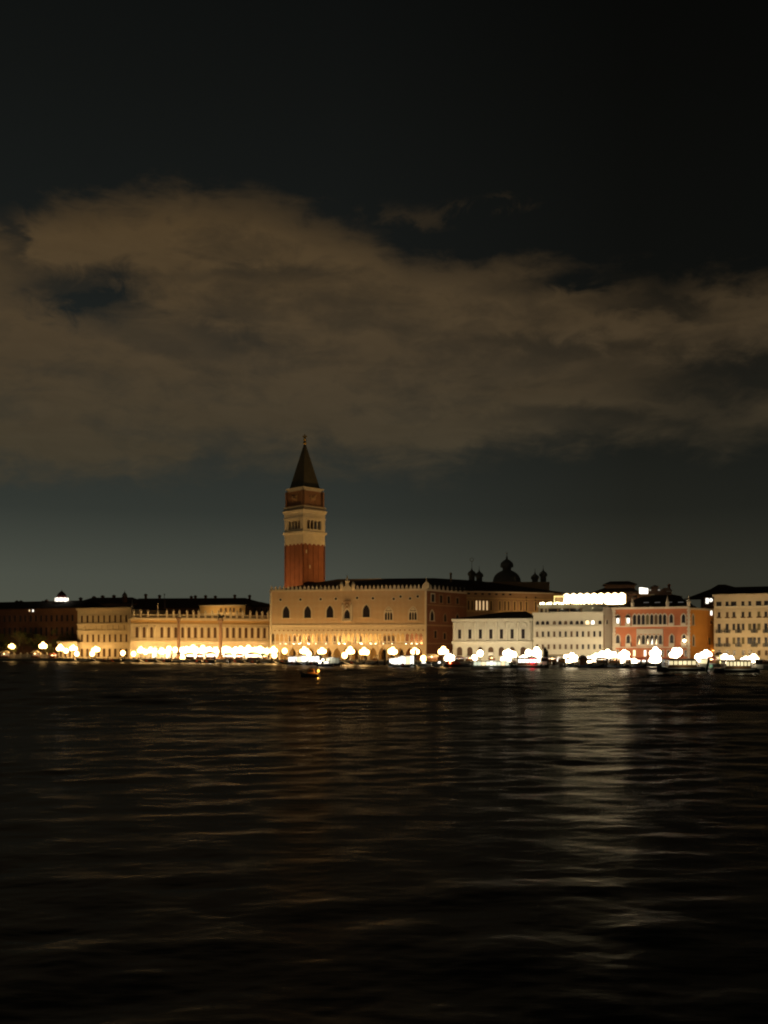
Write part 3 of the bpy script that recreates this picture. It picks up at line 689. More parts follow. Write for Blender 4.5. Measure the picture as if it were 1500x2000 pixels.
# ------------------------------------------------------------------ mint, library, royal wings (left)
def mint():
    f = Fac(151, 468, 257, 455); r = f.root('stone_mint', 'three storey honey lit stone block with nine windows a row, left of the library', 'palace')
    U = 205; zz = lambda v: f.z(v, U)
    wall(f, r, 151.5, 256.5, 1190, LIBST, 25, U)
    band(f, r, 'cornice', 150, 258, 1187, 1191, LIBST, .8, U)
    for a, b in ((1217.5, 1220.5), (1231, 1232.5), (1254.5, 1257)): band(f, r, 'string_course', 150.5, 257.5, a, b, LIBST, .45, U)
    for k in range(9):
        u = 160.3+k*10.85
        window(f, r, u, 1202, 1216, 4.6, 'rect', DARKIN, LIBST, .3, True, U)
        window(f, r, u+.2, 1239, 1254, 4.6, 'rect', SHUT if k == 3 else DARKIN, LIBST, .3, True, U)
        window(f, r, u, 1266.5, 1283, 6, 'round', DARKIN, LIBST, .3, False, U, name='arched_doorway')
        cm = MB().box(-.33, .33, -.3, .05, 0, zz(1221)-zz(1230.8)).mesh('pilaster', LIBST) if k == 0 else cm
        for zb in (zz(1252),): f.inst('pilaster', cm, r, f.s(u+5.4), 0, zz(1230.8)) if k < 8 else None
    hip(f, r, 0, f.L, 0, 25, zz(1187.5), zz(1180), 8, 8)
    f.part('corner_obelisk', MB().lathe([(.5, 0), (.5, 1), (.35, 1.1), (.03, 3.6)], 4, rot=pi/4), LIBST, r, f.s(256), .8, zz(1187))
mint()

def library():
    f = Fac(255.5, 445, 529, 466); r = f.root('balustraded_library', 'long honey stone library with roofline statues and brightly lit arcade', 'library')
    U = 440; zz = lambda v: f.z(v, U)
    cs = [267.5, 281.5, 296, 316, 329.5, 343, 356.5, 369, 381.5, 394.5, 407.5, 420, 432, 444, 456, 468.5, 480.5, 492.5, 504.5, 516.5]
    d = 24
    f.part('upper_wall', MB().box(0, f.L, 0, d, zz(1256), zz(1209)), LIBST, r)
    f.part('inner_wall', MB().box(.2, f.L-.2, 5.2, d-.2, 0, zz(1256)-.02), LIBST, r)
    band(f, r, 'cornice', 254.5, 529, 1208, 1212.5, LIBST, 1.0, U); band(f, r, 'architrave', 255, 529, 1219.5, 1222, LIBST, .5, U)
    f.part('frieze', MB().box(0, f.L, -.12, .05, zz(1219.4), zz(1212.6)), OCHRE, r)
    band(f, r, 'string_course', 255, 529, 1251.5, 1256, LIBST, .7, U)
    # balustrade and statues
    mb = MB().box(0, f.L, -.5, -.2, zz(1202.6), zz(1201.4)).box(0, f.L, -.5, -.2, zz(1208), zz(1207.2))
    n = int(f.L/.55)
    for i in range(n): mb.box(i*.55+.1, i*.55+.32, -.45, -.25, zz(1207.2), zz(1202.6))
    f.part('balustrade', mb, LIBST, r)
    pd = MB().box(-.45, .45, -.75, .1, 0, zz(1200.8)-zz(1207.8)).mesh('pedestal', LIBST)
    st = MB().lathe([(.42, 0), (.5, .25), (.4, .9), (.46, 1.35), (.36, 1.62), (.13, 1.72), (.2, 1.9), (.17, 2.08), (.03, 2.16)], 9)
    st.tube((.36, 0, 1.5), (.62, -.15, 1.0), .11, .08).tube((-.36, 0, 1.5), (-.5, -.3, 1.15), .11, .08); stm = st.mesh('statue', PALE)
    ob = MB().lathe([(.55, 0), (.55, .8), (.42, .95), (.06, 4.6), (.15, 4.75), (.02, 5.0)], 4, rot=pi/4).mesh('obelisk', PALE)
    us = [261, 274.5, 288.5, 308, 325.5, 338.5, 350.5, 365, 377.5, 388, 401, 414, 426, 438, 450, 462, 474, 488.5, 501, 512, 523.5]
    for i, u in enumerate(us):
        p = f.inst('pedestal', pd, r, f.s(u), 0, zz(1207.8))
        q = f.inst('obelisk' if i in (3,) else 'statue', ob if i in (3,) else stm, r, f.s(u), -.32, zz(1200.8))
        q.rotation_euler.z += random.uniform(-.6, .6) if i not in (3,) else 0
    # windows between half columns
    cm = MB().lathe([(.5, 0), (.42, .2), (.38, zz(1222)-zz(1250)-.6), (.56, zz(1222)-zz(1250)-.05)], 10).mesh('half_column', PALE)
    for i, u in enumerate(cs):
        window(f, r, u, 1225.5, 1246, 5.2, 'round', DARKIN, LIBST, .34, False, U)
        f.inst('half_column', cm, r, f.s(u+6.4), -.05, zz(1251.4))
    wl = MB()
    for i in range(int(f.L/.6)): wl.box(i*.6+.12, i*.6+.34, -.62, -.42, zz(1251.4), zz(1247.6))
    wl.box(0, f.L, -.66, -.38, zz(1247.6), zz(1246.8)); f.part('window_balustrade', wl, LIBST, r)
    # ground arcade, open and lit
    zt = zz(1256)-.02; b = [255.8+13.7*i for i in range(20)]
    g = MB(); n = 21; a0, a1 = 0, f.L; bw = (a1-a0)/n
    arcade(g, a0, a1, n, 0, zz(1269), zz(1263), zt, 0, 1.0, .22, 'round')
    f.part('arcade_wall', g, LIBST, r)
    pm = MB().box(-bw*.11, bw*.11, 0, 1.0, 0, zz(1269)).mesh('pier', LIBST)
    for i in range(n+1): f.inst('pier', pm, r, a0+i*bw, 0, 0)
    sh = MB().box(-1.0, 1.0, -.06, .05, .5, 4.6).mesh('shop_window', PANELX); sh2 = MB().box(-1.0, 1.0, -.06, .05, .5, 4.2).mesh('shop_window', LITWH)
    lan = MB().sphere(0, 0, 0, .95, 12, 8, 1.15).mesh('hanging_lantern', GLOBEX)
    for i in range(n):
        x = a0+(i+.5)*bw; u_ = 255.5+(i+.5)*273/n
        if 352 < u_ < 520: f.inst('shop_window', sh, r, x, 5.2, 0); f.inst('hanging_lantern', lan, r, x, .6, zz(1270))
        elif u_ > 300 and i % 2: f.inst('shop_window', sh2, r, x, 5.2, 0)
    for u_, p in ((310, 500), (330, 700), (365, 1500), (390, 1700), (415, 1700), (440, 1700), (465, 1900), (490, 1900), (512, 1500)):
        light('arcade_lamp', 'POINT', f.world(f.s(u_), 2.6, 4.2), p*1.6, (1, .78, .46), radius=.4)
    hip(f, r, 1, f.L-1, 1, d, zz(1208), zz(1201), 6, 6)
library()

def royal_wings():
    f = Fac(240, 520, 534, 512); r = f.root('long_roofed_wing', 'long dark roofed wing with many chimneys behind the library', 'building')
    zz = lambda v: f.z(v, 400)
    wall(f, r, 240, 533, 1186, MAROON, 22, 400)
    hip(f, r, 0, f.L, 0, 30, zz(1186), Z(1168.5, 533)-GROUND, 3, 18, ov=.8)
    for u, v in ((279, 1161), (306, 1163), (368, 1165), (376, 1164), (396, 1163.5), (415, 1164.5), (453, 1162.5), (482, 1163)): chimney(f, r, u, v, 1170, 4, 14, MAROON)
    f2 = Fac(390, 485, 479, 481); r2 = f2.root('lit_attic_house', 'ochre lit upper storey with round headed windows under dark roof behind the library', 'building')
    z2 = lambda v: f2.z(v, 430)
    wall(f2, r2, 390, 479, 1182.5, OCHRE, 14, 430)
    band(f2, r2, 'cornice', 389, 480, 1181, 1183.5, LIBST, .4, 430); band(f2, r2, 'parapet', 390, 479, 1198, 1200, LIBST, .4, 430)
    for k, u in enumerate((432, 441, 450, 457, 470)): window(f2, r2, u, 1187, 1196, 5, 'round', DARKIN if k > 2 else SHUT, OCHRE, .35, True, 430)
    hip(f2, r2, 0, f2.L, 0, 14, z2(1181), z2(1177), 3, 3)
    light('hidden_attic_light', 'AREA', f2.world(11, -5, 21.2), 520, (1, .62, .22), target=f2.world(11, 0, 23.5), size=(16, .4), spread=radians(160))  # unseen long area light added to brighten the ochre storey
    f3 = Fac(479, 492, 534, 489); r3 = f3.root('dim_corner_house', 'dim brown end house with low hipped roof beside the pink palace corner', 'building')
    wall(f3, r3, 479, 533, 1184, MAROON, 16, 505)
    for u in (488, 499, 511, 521): window(f3, r3, u, 1188, 1197, 4, 'rect', GLASS, BROWNW, .25, True, 505)
    hip(f3, r3, 0, f3.L, 0, 16, f3.z(1184, 505), f3.z(1174, 505), 3, 9, ov=.7)
    f4 = Fac(146, 525, 262, 520); r4 = f4.root('tall_dark_house', 'dark long house with ragged chimneys looming behind the stone mint', 'building')
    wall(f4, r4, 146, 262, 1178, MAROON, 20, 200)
    hip(f4, r4, 0, f4.L, 0, 24, f4.z(1178, 200), Z(1167, 535)-GROUND, 4, 6, ov=.8)
    for u, v in ((150, 1168), (176, 1165.5), (193, 1164), (215, 1163)): chimney(f4, r4, u, v, 1170, 4.5, 12, MAROON)
    Y = 522; c = thing('small_cupola', 'small dark domed cupola above the roofs behind the mint', 'cupola', (X(243.5, Y), Y, Z(1176, Y)))
    k = Y/F
    part('drum', MB().lathe([(5*k, -6), (5*k, 9*k), (5.8*k, 9.5*k)], 12), MAROON, c)
    part('dome', MB().lathe([(5.6*k, 9.6*k), (5*k, 13.5*k), (3.4*k, 16.5*k), (1.2*k, 19*k), (.5*k, 20*k), (.2*k, 24*k)], 12), LEAD, c)
    # far left wing in the dark
    f5 = Fac(-70, 508, 152, 482); r5 = f5.root('unlit_red_wing', 'long unlit dull red wing with faint windows behind the garden trees', 'building')
    U = 80; zz = lambda v: f5.z(v, U)
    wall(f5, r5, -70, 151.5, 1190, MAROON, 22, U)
    band(f5, r5, 'cornice', -70, 152, 1188, 1190.5, MAROON, .5, U); band(f5, r5, 'string_course', -70, 152, 1217, 1219, MAROON, .35, U)
    for k in range(20):
        u = -52+k*10.2; window(f5, r5, u, 1202, 1214, 4.6, 'rect', GLASS, MAROON, .3, True, U); window(f5, r5, u, 1225, 1242, 5, 'round', GLASS, MAROON, .3, True, U)
    window(f5, r5, 64.5, 1189.8, 1194.6, 3.2, 'rect', LITWH, None, sill=False, uref=U, name='attic_window')
    window(f5, r5, 57.5, 1190.5, 1194, 2, 'rect', LITW, None, sill=False, uref=U, name='attic_window')
    hip(f5, r5, 0, f5.L, 0, 26, zz(1188), Z(1175, 510)-GROUND, 3, 4, ov=.8)
    for u, v in ((13, 1174), (21, 1174), (44, 1176), (64, 1174.5), (71, 1172), (99, 1170.5)): chimney(f5, r5, u, v, 1180, 4, 12, MAROON)
    Y = 500; k = Y/F; c = thing('lit_rooftop_lantern', 'round red capped rooftop lantern with bright white windows', 'roof lantern', (X(120.5, Y), Y, Z(1175.5, Y)))
    part('base', MB().lathe([(16*k, -2), (16*k, 0), (14*k, .1)], 16), MAROON, c)
    part('lit_drum', MB().lathe([(12.6*k, .11), (12.6*k, 7.6*k)], 16), glow('lit_lantern_windows', (1, .93, .78), 2.6), c)
    pm = MB().box(-.12, .12, -.12, .12, .1, 7.7*k).mesh('post', PALE)
    for q in range(10): obj('post', pm, c, (12.9*k*cos(q*pi/5+.2), 12.9*k*sin(q*pi/5+.2), 0), q*pi/5+.2)
    part('cap_roof', MB().lathe([(10*k, 7.7*k), (9.4*k, 11*k), (7.8*k, 15*k), (4.4*k, 18.5*k), (1.4*k, 21*k), (.5*k, 22*k), (.2*k, 24*k)], 16), mat('red_roof_sheet', (.14, .035, .03), .8), c)
royal_wings()

# ------------------------------------------------------------------ right hand fronts
def prison():
    f = Fac(884, 374, 1040.5, 364); r = f.root('white_prison_front', 'white stone two storey front with seven tall dark windows between half columns', 'palace')
    U = 960; zz = lambda v: f.z(v, U)
    wall(f, r, 884.5, 1040, 1213, PRISON, 24, U)
    band(f, r, 'cornice', 883, 1041, 1208.5, 1213.5, PRISON, .9, U)
    band(f, r, 'string_course', 883, 1041, 1252.5, 1257.5, PRISON, .8, U); band(f, r, 'plinth_course', 884, 1040.5, 1247.5, 1249.2, PRISON, .25, U)
    us = (898, 918, 938.5, 959, 979.7, 1000.5, 1022)
    pm = MB().lathe([(.5, 0), (.42, .25), (.40, zz(1214)-zz(1252)-.6), (.6, zz(1214)-zz(1252)-.05)], 10).mesh('half_column', PRISON)
    hm = None
    for i, u in enumerate(us):
        w = window(f, r, u, 1229, 1248, 6.4, 'rect', GLASS, PRISON, .45, True, U, .3)
        if hm is None:
            o = outline(2.5, 2.2, 'round'); hm = MB().ring(o, [(x*.78, z*.86) for x, z in o], -.42, .05).mesh('arched_hood', PRISON)
            bm = MB().ext([(-1.5, .85), (1.5, .85), (1.1, .1), (.5, -.1), (-.5, -.1), (-1.1, .1)], -.95, .05)
            bm = bm.mesh('balcony_corbel', PRISON)
        f.inst('arched_hood', hm, r, f.s(u), 0, zz(1227.5)); f.inst('balcony_corbel', bm, r, f.s(u), 0, zz(1256.5))
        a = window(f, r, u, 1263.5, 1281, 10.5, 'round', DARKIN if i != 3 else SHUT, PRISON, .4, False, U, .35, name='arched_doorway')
    for u in (887.3, 908, 928.3, 948.8, 969.4, 990.2, 1011.3, 1036): f.inst('half_column', pm, r, f.s(u), -.05, zz(1252.3))
    f.part('notice_board', MB().box(f.s(954), f.s(964), -.5, -.4, zz(1283), zz(1274)), WHITEP, r)
    x1 = f.L; hip(f, r, 0, x1, 0, 24, zz(1208.3), Z(1194.5, 378)-GROUND, 17, 5, ov=.6)
prison()

def hotel():
    f = Fac(1041, 360, 1178, 351); r = f.root('pale_hotel_block', 'pale flat fronted hotel with rows of small windows and glowing rooftop terrace', 'hotel')
    U = 1110; zz = lambda v: f.z(v, U)
    wall(f, r, 1041.5, 1178, 1199, HOTEL, 26, U)
    band(f, r, 'parapet', 1040, 1179, 1195.5, 1201, HOTEL, .5, U)
    band(f, r, 'string_course', 1041, 1178.5, 1245, 1249, HOTEL, .35, U)
    bal = MB().box(f.s(1045), f.s(1176), -.45, 0, zz(1224.2), zz(1222.8))
    for i in range(58): bal.box(f.s(1045)+.1+i*.4, f.s(1045)+.26+i*.4, -.42, -.28, zz(1222.8), zz(1220.6))
    bal.box(f.s(1045), f.s(1176), -.46, -.26, zz(1220.6), zz(1219.9)); f.part('balustrade', bal, HOTEL, r)
    for u, lit in ((1050, 0), (1060.5, 0), (1069.5, 0), (1083, 2), (1094, 0), (1105, 2), (1116, 0), (1127.5, 0), (1136.5, 0), (1147.5, 1), (1158, 3), (1172, 0)):
        window(f, r, u, 1212.5, 1220, 6.2, 'round', (GLASS, LITW, SHUT, LITWH)[lit], HOTEL, .3, False, U)
    for k in range(12):
        u = 1049.3+k*11.17
        window(f, r, u, 1233, 1244, 4.2, 'rect', GLASS if k % 3 else SHUT, HOTEL, .25, True, U)
        window(f, r, u, 1258.3, 1268, 4.2, 'rect', GLASS if k > 7 else SHUT, HOTEL, .22, True, U)
    f.part('awning', MB().ext([(0, 0), (0, 1)], 0, 0) if False else MB().add([(f.s(1066), -.1, zz(1278)), (f.s(1112), -.1, zz(1278)), (f.s(1112), -2.4, zz(1282)), (f.s(1066), -2.4, zz(1282)), (f.s(1066), -2.4, zz(1283.5)), (f.s(1112), -2.4, zz(1283.5))], [(0, 1, 2, 3), (3, 2, 5, 4)]), CANVAS, r)
    for u in (1055, 1077, 1092, 1120, 1150, 1166): window(f, r, u, 1282, 1294, 8, 'rect', LITWH, HOTEL, .25, False, U, name='lit_shopfront')
    # set back storey, terrace and its lit pavilion
    g = Fac(1052, 364, 1186, 357); z2 = lambda v: g.z(v, U)
    g.part('set_back_storey', MB().box(0, g.L, 0, 20, z2(1199), z2(1183)), HOTEL, r)
    band(g, r, 'terrace_edge', 1050, 1186, 1180.5, 1185, HOTEL, .7, U)
    for a, b in ((1056, 1060), (1065, 1068), (1072, 1088), (1091, 1111), (1114, 1134), (1137, 1157), (1160, 1181)): window(g, r, (a+b)/2, 1188.5, 1195.5, b-a, 'rect', GLASS, BROWNW, .2, False, U)
    for a, b in ((1074, 1110), (1114, 1132), (1137, 1155)): g.part('sill_board', MB().box(g.s(a), g.s(b), -.4, .05, z2(1195.8), z2(1194.8)), CANVAS, r)
    h = Fac(1101, 368, 1222, 361); z3 = lambda v: h.z(v, U)
    pv = MB()
    bw = h.L/9
    for i in range(9):
        pv.box(i*bw+.06, (i+1)*bw-.06, 0, .2, z3(1182), z3(1162.5))
    h.part('lit_terrace_glass', pv, STRIP, r)
    h.part('terrace_floor', MB().box(-8, h.L+1.2, -4, 12, z3(1184), z3(1182.3)), HOTEL, r)
    sc = MB()
    for i in range(9): sc.lathe([(bw*.5, -1.6), (bw*.48, -.3), (bw*.2, .2), (.05, .35)], 10, (i+.5)*bw, -1)
    h.part('scalloped_awnings', sc, STRIP, r, 0, 0, z3(1161.3))  # awnings emit by themselves in place of lamplight on the canvas
    h.part('terrace_roof', MB().box(-.3, h.L+.3, .25, 9, z3(1164), z3(1161.5)), ROOF, r)
    pl = MB(); rd = random.Random(4)
    for i in range(26):
        x = g.L*.02+i*g.L*.96/26+rd.uniform(-.2, .2); pl.sphere(x, -.3, z2(1180.3)+rd.uniform(0, .25), rd.uniform(.25, .5), 7, 5, 1.1)
    g.part('planter_row', pl, LEAF, r)
    lm = glow('terrace_bulbs', (1, .9, .5), 7)
    bl = MB()
    for i in range(12): bl.sphere(.8+i*.72, -.2, z2(1178.6)+.15*sin(i*1.7), .42, 8, 6)
    g.part('terrace_lights', bl, lm, r)
    fr = MB().box(g.s(1081), g.s(1083), 1, 1.4, z2(1181), z2(1163.5)).box(g.s(1081), g.s(1103), 1, 1.4, z2(1166), z2(1163)); g.part('terrace_frame', fr, glow('yellow_lit_frame', (1, .7, .12), .8), r)
    g.part('terrace_door', MB().box(g.s(1085), g.s(1100), 1.6, 2, z2(1181), z2(1166.2)), BROWNW, r)
    for u in (1112, 1145, 1178, 1208): light('terrace_light', 'POINT', h.world(h.s(u), -2.0, z3(1172)), 450, (1, .88, .6), radius=.6)
    for u in (1066, 1096, 1126, 1158): light('terrace_light', 'POINT', g.world(g.s(u), -2.6, z2(1188)), 70, (1, .85, .5), radius=.3)  # unseen points added to brighten the set back storey
    # grey return wall in the gap
    q = Fac(1178.3, 352, 1196.5, 355); z4 = lambda v: q.z(v, 1186)
    q.part('gap_wall', MB().box(0, q.L, 0, 14, 0, z4(1186)), HOTEL, r); band(q, r, 'gap_cornice', 1178.3, 1196.5, 1198, 1201, HOTEL, .25, 1186)
    window(q, r, 1185, 1210.5, 1219, 4, 'rect', GLASS, HOTEL, .25, True, 1186)
    q.part('drainpipe', MB().tube((.15, -.2, 1), (.15, -.2, z4(1202)), .13), BROWNW, r)
hotel()

def pink_palace():
    f = Fac(1197, 348, 1346, 338); r = f.root('pink_gothic_hotel', 'pink red gothic palace with pale pointed windows and corner stone quoins', 'palace')
    U = 1270; zz = lambda v: f.z(v, U)
    wall(f, r, 1197, 1346, 1188.5, PINK, 24, U)
    band(f, r, 'cornice', 1194.5, 1347, 1185.5, 1189.5, PTRIM, .6, U)
    for a in (1222.2, 1263.3): band(f, r, 'string_course', 1197, 1346, a, a+2, PTRIM, .3, U)
    for ue in (1199.4, 1345.2):
        qn = MB(); z = 0; i = 0; top = zz(1189.6)
        while z < top: h = min(.62, top-z); w = .58 if i % 2 else .36; qn.box(-w, w, -.28, .05, z, z+h-.03); z += h; i += 1
        f.part('quoins', qn, PTRIM, r, f.s(ue), 0, 0)
    # upper row
    for u, lit in ((1206.8, 1), (1227, 1), (1311.3, 0), (1335, 0)):
        window(f, r, u, 1200, 1217, 6.3, 'ogive', GLASS, PTRIM, .32, True, U)
        if lit: f.part('lit_pane', MB().box(f.s(u)-.42, f.s(u)+.42, -.08, -.032, zz(1218), zz(1206.8)), LITWH, r)
        f.part('balcony', MB().box(f.s(u)-.85, f.s(u)+.85, -.85, .05, zz(1222), zz(1217.4)), PTRIM, r)
        f.part('drip_canopy', MB().add([(f.s(u)-.9, -.2, zz(1203.5)), (f.s(u)+.9, -.2, zz(1203.5)), (f.s(u)+.9, -1.0, zz(1205)), (f.s(u)-.9, -1.0, zz(1205)), (f.s(u), -.22, zz(1200.5))], [(0, 1, 2, 3), (0, 3, 4), (3, 2, 4), (2, 1, 4)]), SHUT, r) if lit else None
    for k in range(8):
        window(f, r, 1239.7+k*8.36, 1199.5, 1219.7, 6.0, 'ogive', (GLASS, GLASS, GLASS, OLIVE, GLASS, SHUT, GLASS, GLASS)[k], PTRIM, .33, False, U)
    cm = MB().lathe([(.24, 0), (.17, .15), (.15, 1.9), (.26, 2.2)], 8).mesh('window_column', PTRIM)
    for k in range(9): f.inst('window_column', cm, r, f.s(1235.5+k*8.36), -.32, zz(1219.7))
    f.part('window_apron', MB().box(f.s(1234.5), f.s(1303.5), -.3, .05, zz(1222.2), zz(1219.9)), PTRIM, r)
    # middle row with the six light screen
    for u in (1206.8, 1227.2, 1312, 1336):
        window(f, r, u, 1239.3, 1256, 6.3, 'ogive', GLASS, PTRIM, .34, True, U)
        f.part('balcony', MB().box(f.s(u)-.85, f.s(u)+.85, -.85, .05, zz(1263), zz(1256.6)), PTRIM, r)
    for k in range(6):
        u = 1248.4+k*8.35
        window(f, r, u, 1239.5, 1258.5, 6.0, 'ogive', (SHUT, GLASS, GLASS, GLASS, GLASS, GLASS)[k], PTRIM, .34, False, U, .3)
        if k in (0, 2, 3, 4): f.part('lit_curtain', MB().ext([(f.s(u)-.3, zz(1258.3)), (f.s(u)+.3, zz(1258.3)), (f.s(u)+.12, zz(1247))], -.07, -.032), LITW if k != 3 else LITWH, r)
        if k < 5:
            window(f, r, u+4.17, 1231.5, 1236.5, 5, 'disc', GLASS, PTRIM, .3, False, U, .3, name='quatrefoil')
    o = [(f.s(1243.3), zz(1262.5)), (f.s(1295), zz(1262.5)), (f.s(1295), zz(1228.3)), (f.s(1243.3), zz(1228.3))]
    i_ = [(o[0][0]+.3, o[0][1]+.7), (o[1][0]-.3, o[1][1]+.7), (o[2][0]-.3, zz(1238)), (o[3][0]+.3, zz(1238))]
    f.part('screen_surround', MB().ring(o, i_, -.22, .05), PTRIM, r)
    for k in range(7): f.inst('window_column', cm, r, f.s(1244.2+k*8.35), -.4, zz(1258.5))
    f.part('wall_lamp', MB().sphere(f.s(1337.5), -1.2, zz(1251.5), .42, 10, 7), GLOBEX, r)
    # lower row
    for u, lit in ((1206, 0), (1221, 0), (1239, 1), (1260, 2), (1271.5, 0), (1294, 0), (1305.5, 0), (1325, 0), (1339.5, 0)):
        window(f, r, u, 1270, 1281.5, 3.6, 'rect', (GLASS, LITW, LITWH)[lit], PTRIM, .2, True, U)
    f.part('awning', MB().add([(f.s(1230), -.1, zz(1284)), (f.s(1277), -.1, zz(1284)), (f.s(1277), -2.4, zz(1287.2)), (f.s(1230), -2.4, zz(1287.2)), (f.s(1230), -2.4, zz(1289)), (f.s(1277), -2.4, zz(1289))], [(0, 1, 2, 3), (3, 2, 5, 4)]), REDC, r)
    for u in (1236, 1247, 1258, 1269, 1300, 1318): window(f, r, u, 1288.5, 1296, 6, 'rect', LITWH if u < 1290 else LITW, PTRIM, .2, False, U, name='lit_shopfront')
    # pinnacles and roof
    pn = MB().lathe([(.55, 0), (.55, 1.3), (.75, 1.45), (.5, 1.6), (.42, 2.0), (.05, 3.9)], 8).mesh('pinnacle', PTRIM)
    for u in (1235, 1303.3, 1344.8): f.inst('pinnacle', pn, r, f.s(u), .2, zz(1185.5))
    hip(f, r, .6, f.L, .6, 26, zz(1186), Z(1166, 360)-GROUND, 7, 5)
    sk = MB().box(-.9, .9, -.1, .1, 0, .18).mesh('skylight', mat('skylight_painted_sheen', (.35, .36, .36), .3, emit=(1, .95, .85), strength=.10))  # faint emission stands in for the light the panes reflect
    for u, v in ((1249, 1177.5), (1271, 1177.3), (1294, 1177), (1317, 1177)): 
        ze, zr_ = zz(1186), Z(1166, 360)-GROUND
        y_ = min(np.linspace(.5, 12, 200), key=lambda y: abs(HZ-(ze+(zr_-ze)*(y-.1)/13.2+GROUND-H)*F/(f.Y(u)+y)-v))
        f.inst('skylight', sk, r, f.s(u)+X(u, f.Y(u)+y_)-X(u, f.Y(u)), y_-.25, ze+(zr_-ze)*(y_-.1)/13.2)
    # orange side along the alley
    q = Fac(1347.4, 338.3, 1394, 352); z2 = lambda v: q.z(v, 1352)
    q.part('side_wall', MB().box(0, q.L, 0, 16, 0, z2(1190)), ORANGE, r)
    band(q, r, 'side_cornice', 1347.4, 1394, 1187, 1190.5, PTRIM, .4, 1352)
    for u, a, b in ((1353.3, 1200, 1220.5), (1354, 1241, 1261.5)): window(q, r, u, a, b, 5, 'ogive', GLASS, PTRIM, .35, True, 1352)
    window(q, r, 1388.6, 1210.5, 1219, 6, 'rect', GLASS, ORANGE, .25, True); window(q, r, 1385, 1245.5, 1258.5, 8, 'rect', OLIVE, ORANGE, .3, True)
    window(q, r, 1389.3, 1190.8, 1201.8, 5.5, 'rect', LITWH, None, sill=False)
    lp = q.part('wall_lantern', MB().lathe([(.1, -.5), (.3, -.35), (.42, .25), (.1, .6), (.03, .8)], 8, q.s(1391), -1.1).tube((q.s(1391), -1.1, .5), (q.s(1391), 0, .6), .06), glow('orange_lantern_glass', (1, .6, .15), 8), r, 0, 0, z2(1274))
    light('alley_lamp', 'POINT', q.world(q.s(1389), -2.4, z2(1271)), 4200, (1, .55, .12), radius=.3)
pink_palace()

def cream_block():
    f = Fac(1394.5, 345, 1530, 336); r = f.root('cream_hotel_block', 'tall cream plastered block with five rows of dark windows and iron balconies', 'hotel')
    U = 1450; zz = lambda v: f.z(v, U)
    wall(f, r, 1394.5, 1530, 1163, CREAM, 22, U)
    band(f, r, 'cornice', 1391.5, 1532, 1160, 1164, CREAM, .6, U)
    for a in (1190.5, 1213.5, 1267): band(f, r, 'string_course', 1394, 1530, a, a+1.4, CREAM, .2, U)
    for u, w in ((1404, 9), (1420, 5), (1432.8, 9), (1451, 4.8), (1464.3, 4.8), (1481.8, 9.5), (1496.5, 7), (1513, 9)): window(f, r, u, 1174.5, 1183.5, w, 'rect', GLASS, None, sill=True, uref=U)
    fb = MB().box(-.75, .75, -.45, .02, 0, .4).mesh('flower_box', SHUT)
    for u in (1404.6, 1420.5, 1433.6, 1451.2, 1464.5, 1482, 1496, 1513):
        window(f, r, u, 1195, 1206.5, 4.6, 'rect', SHUT if u == 1420.5 else (OLIVE if u == 1482 else GLASS), CREAM, .2, False, U); f.inst('flower_box', fb, r, f.s(u), 0, zz(1207.2))
    bal = MB().box(-.95, .95, -1.0, 0, 0, .12)
    for x in np.linspace(-.93, .93, 10): bal.box(x-.055, x+.055, -1.0, -.92, .12, 1.02)
    for y in np.linspace(-.9, -.05, 4):
        for x in (-.93, .93): bal.box(x-.05, x+.05, y-.05, y+.05, .12, 1.02)
    bal.box(-.97, .97, -1.02, -.9, 1.0, 1.1); bal = bal.mesh('iron_balcony', IRON)
    for (a, b, c) in ((1218, 1235.5, 1236.3), (1245, 1262.5, 1263.3)):
        for u in (1404.8, 1420.3, 1442.5, 1473.3, 1496.2, 1512):
            window(f, r, u, a, b, 5, 'rect', SHUT if u == 1420.3 and a > 1240 else GLASS, CREAM, .2, False, U)
            f.inst('iron_balcony', bal, r, f.s(u), 0, zz(c))
        for u, w, m in ((1433.4, 4.6, OLIVE if a > 1240 else GLASS), (1451.5, 4.6, OLIVE if a > 1240 else GLASS), (1464.5, 5 if a < 1240 else 8, OLIVE if a < 1240 else GLASS), (1482.3, 5, OLIVE if a < 1240 else GLASS)):
            window(f, r, u, a, a+13, w, 'rect', m, CREAM, .15, True, U)
    for u in (1405, 1420.5, 1434, 1452, 1465.3, 1482.6, 1496.8, 1512): window(f, r, u, 1270, 1280, 4.8, 'rect', SHUT if u > 1480 else GLASS, CREAM, .2, False, U)
    f.part('canopy', MB().box(f.s(1402), f.s(1412), -1.6, 0, zz(1289.5), zz(1288)).box(f.s(1478), f.s(1502), -1.8, 0, zz(1291), zz(1289.5)), SHUT, r)
    for u in (1432, 1445, 1488, 1498): window(f, r, u, 1290, 1298, 8, 'rect', LITWH, CREAM, .2, False, U, name='lit_shopfront')
    hip(f, r, 0, f.L, 0, 24, zz(1160.3), Z(1148, 358)-GROUND, 2, 2)
cream_block()

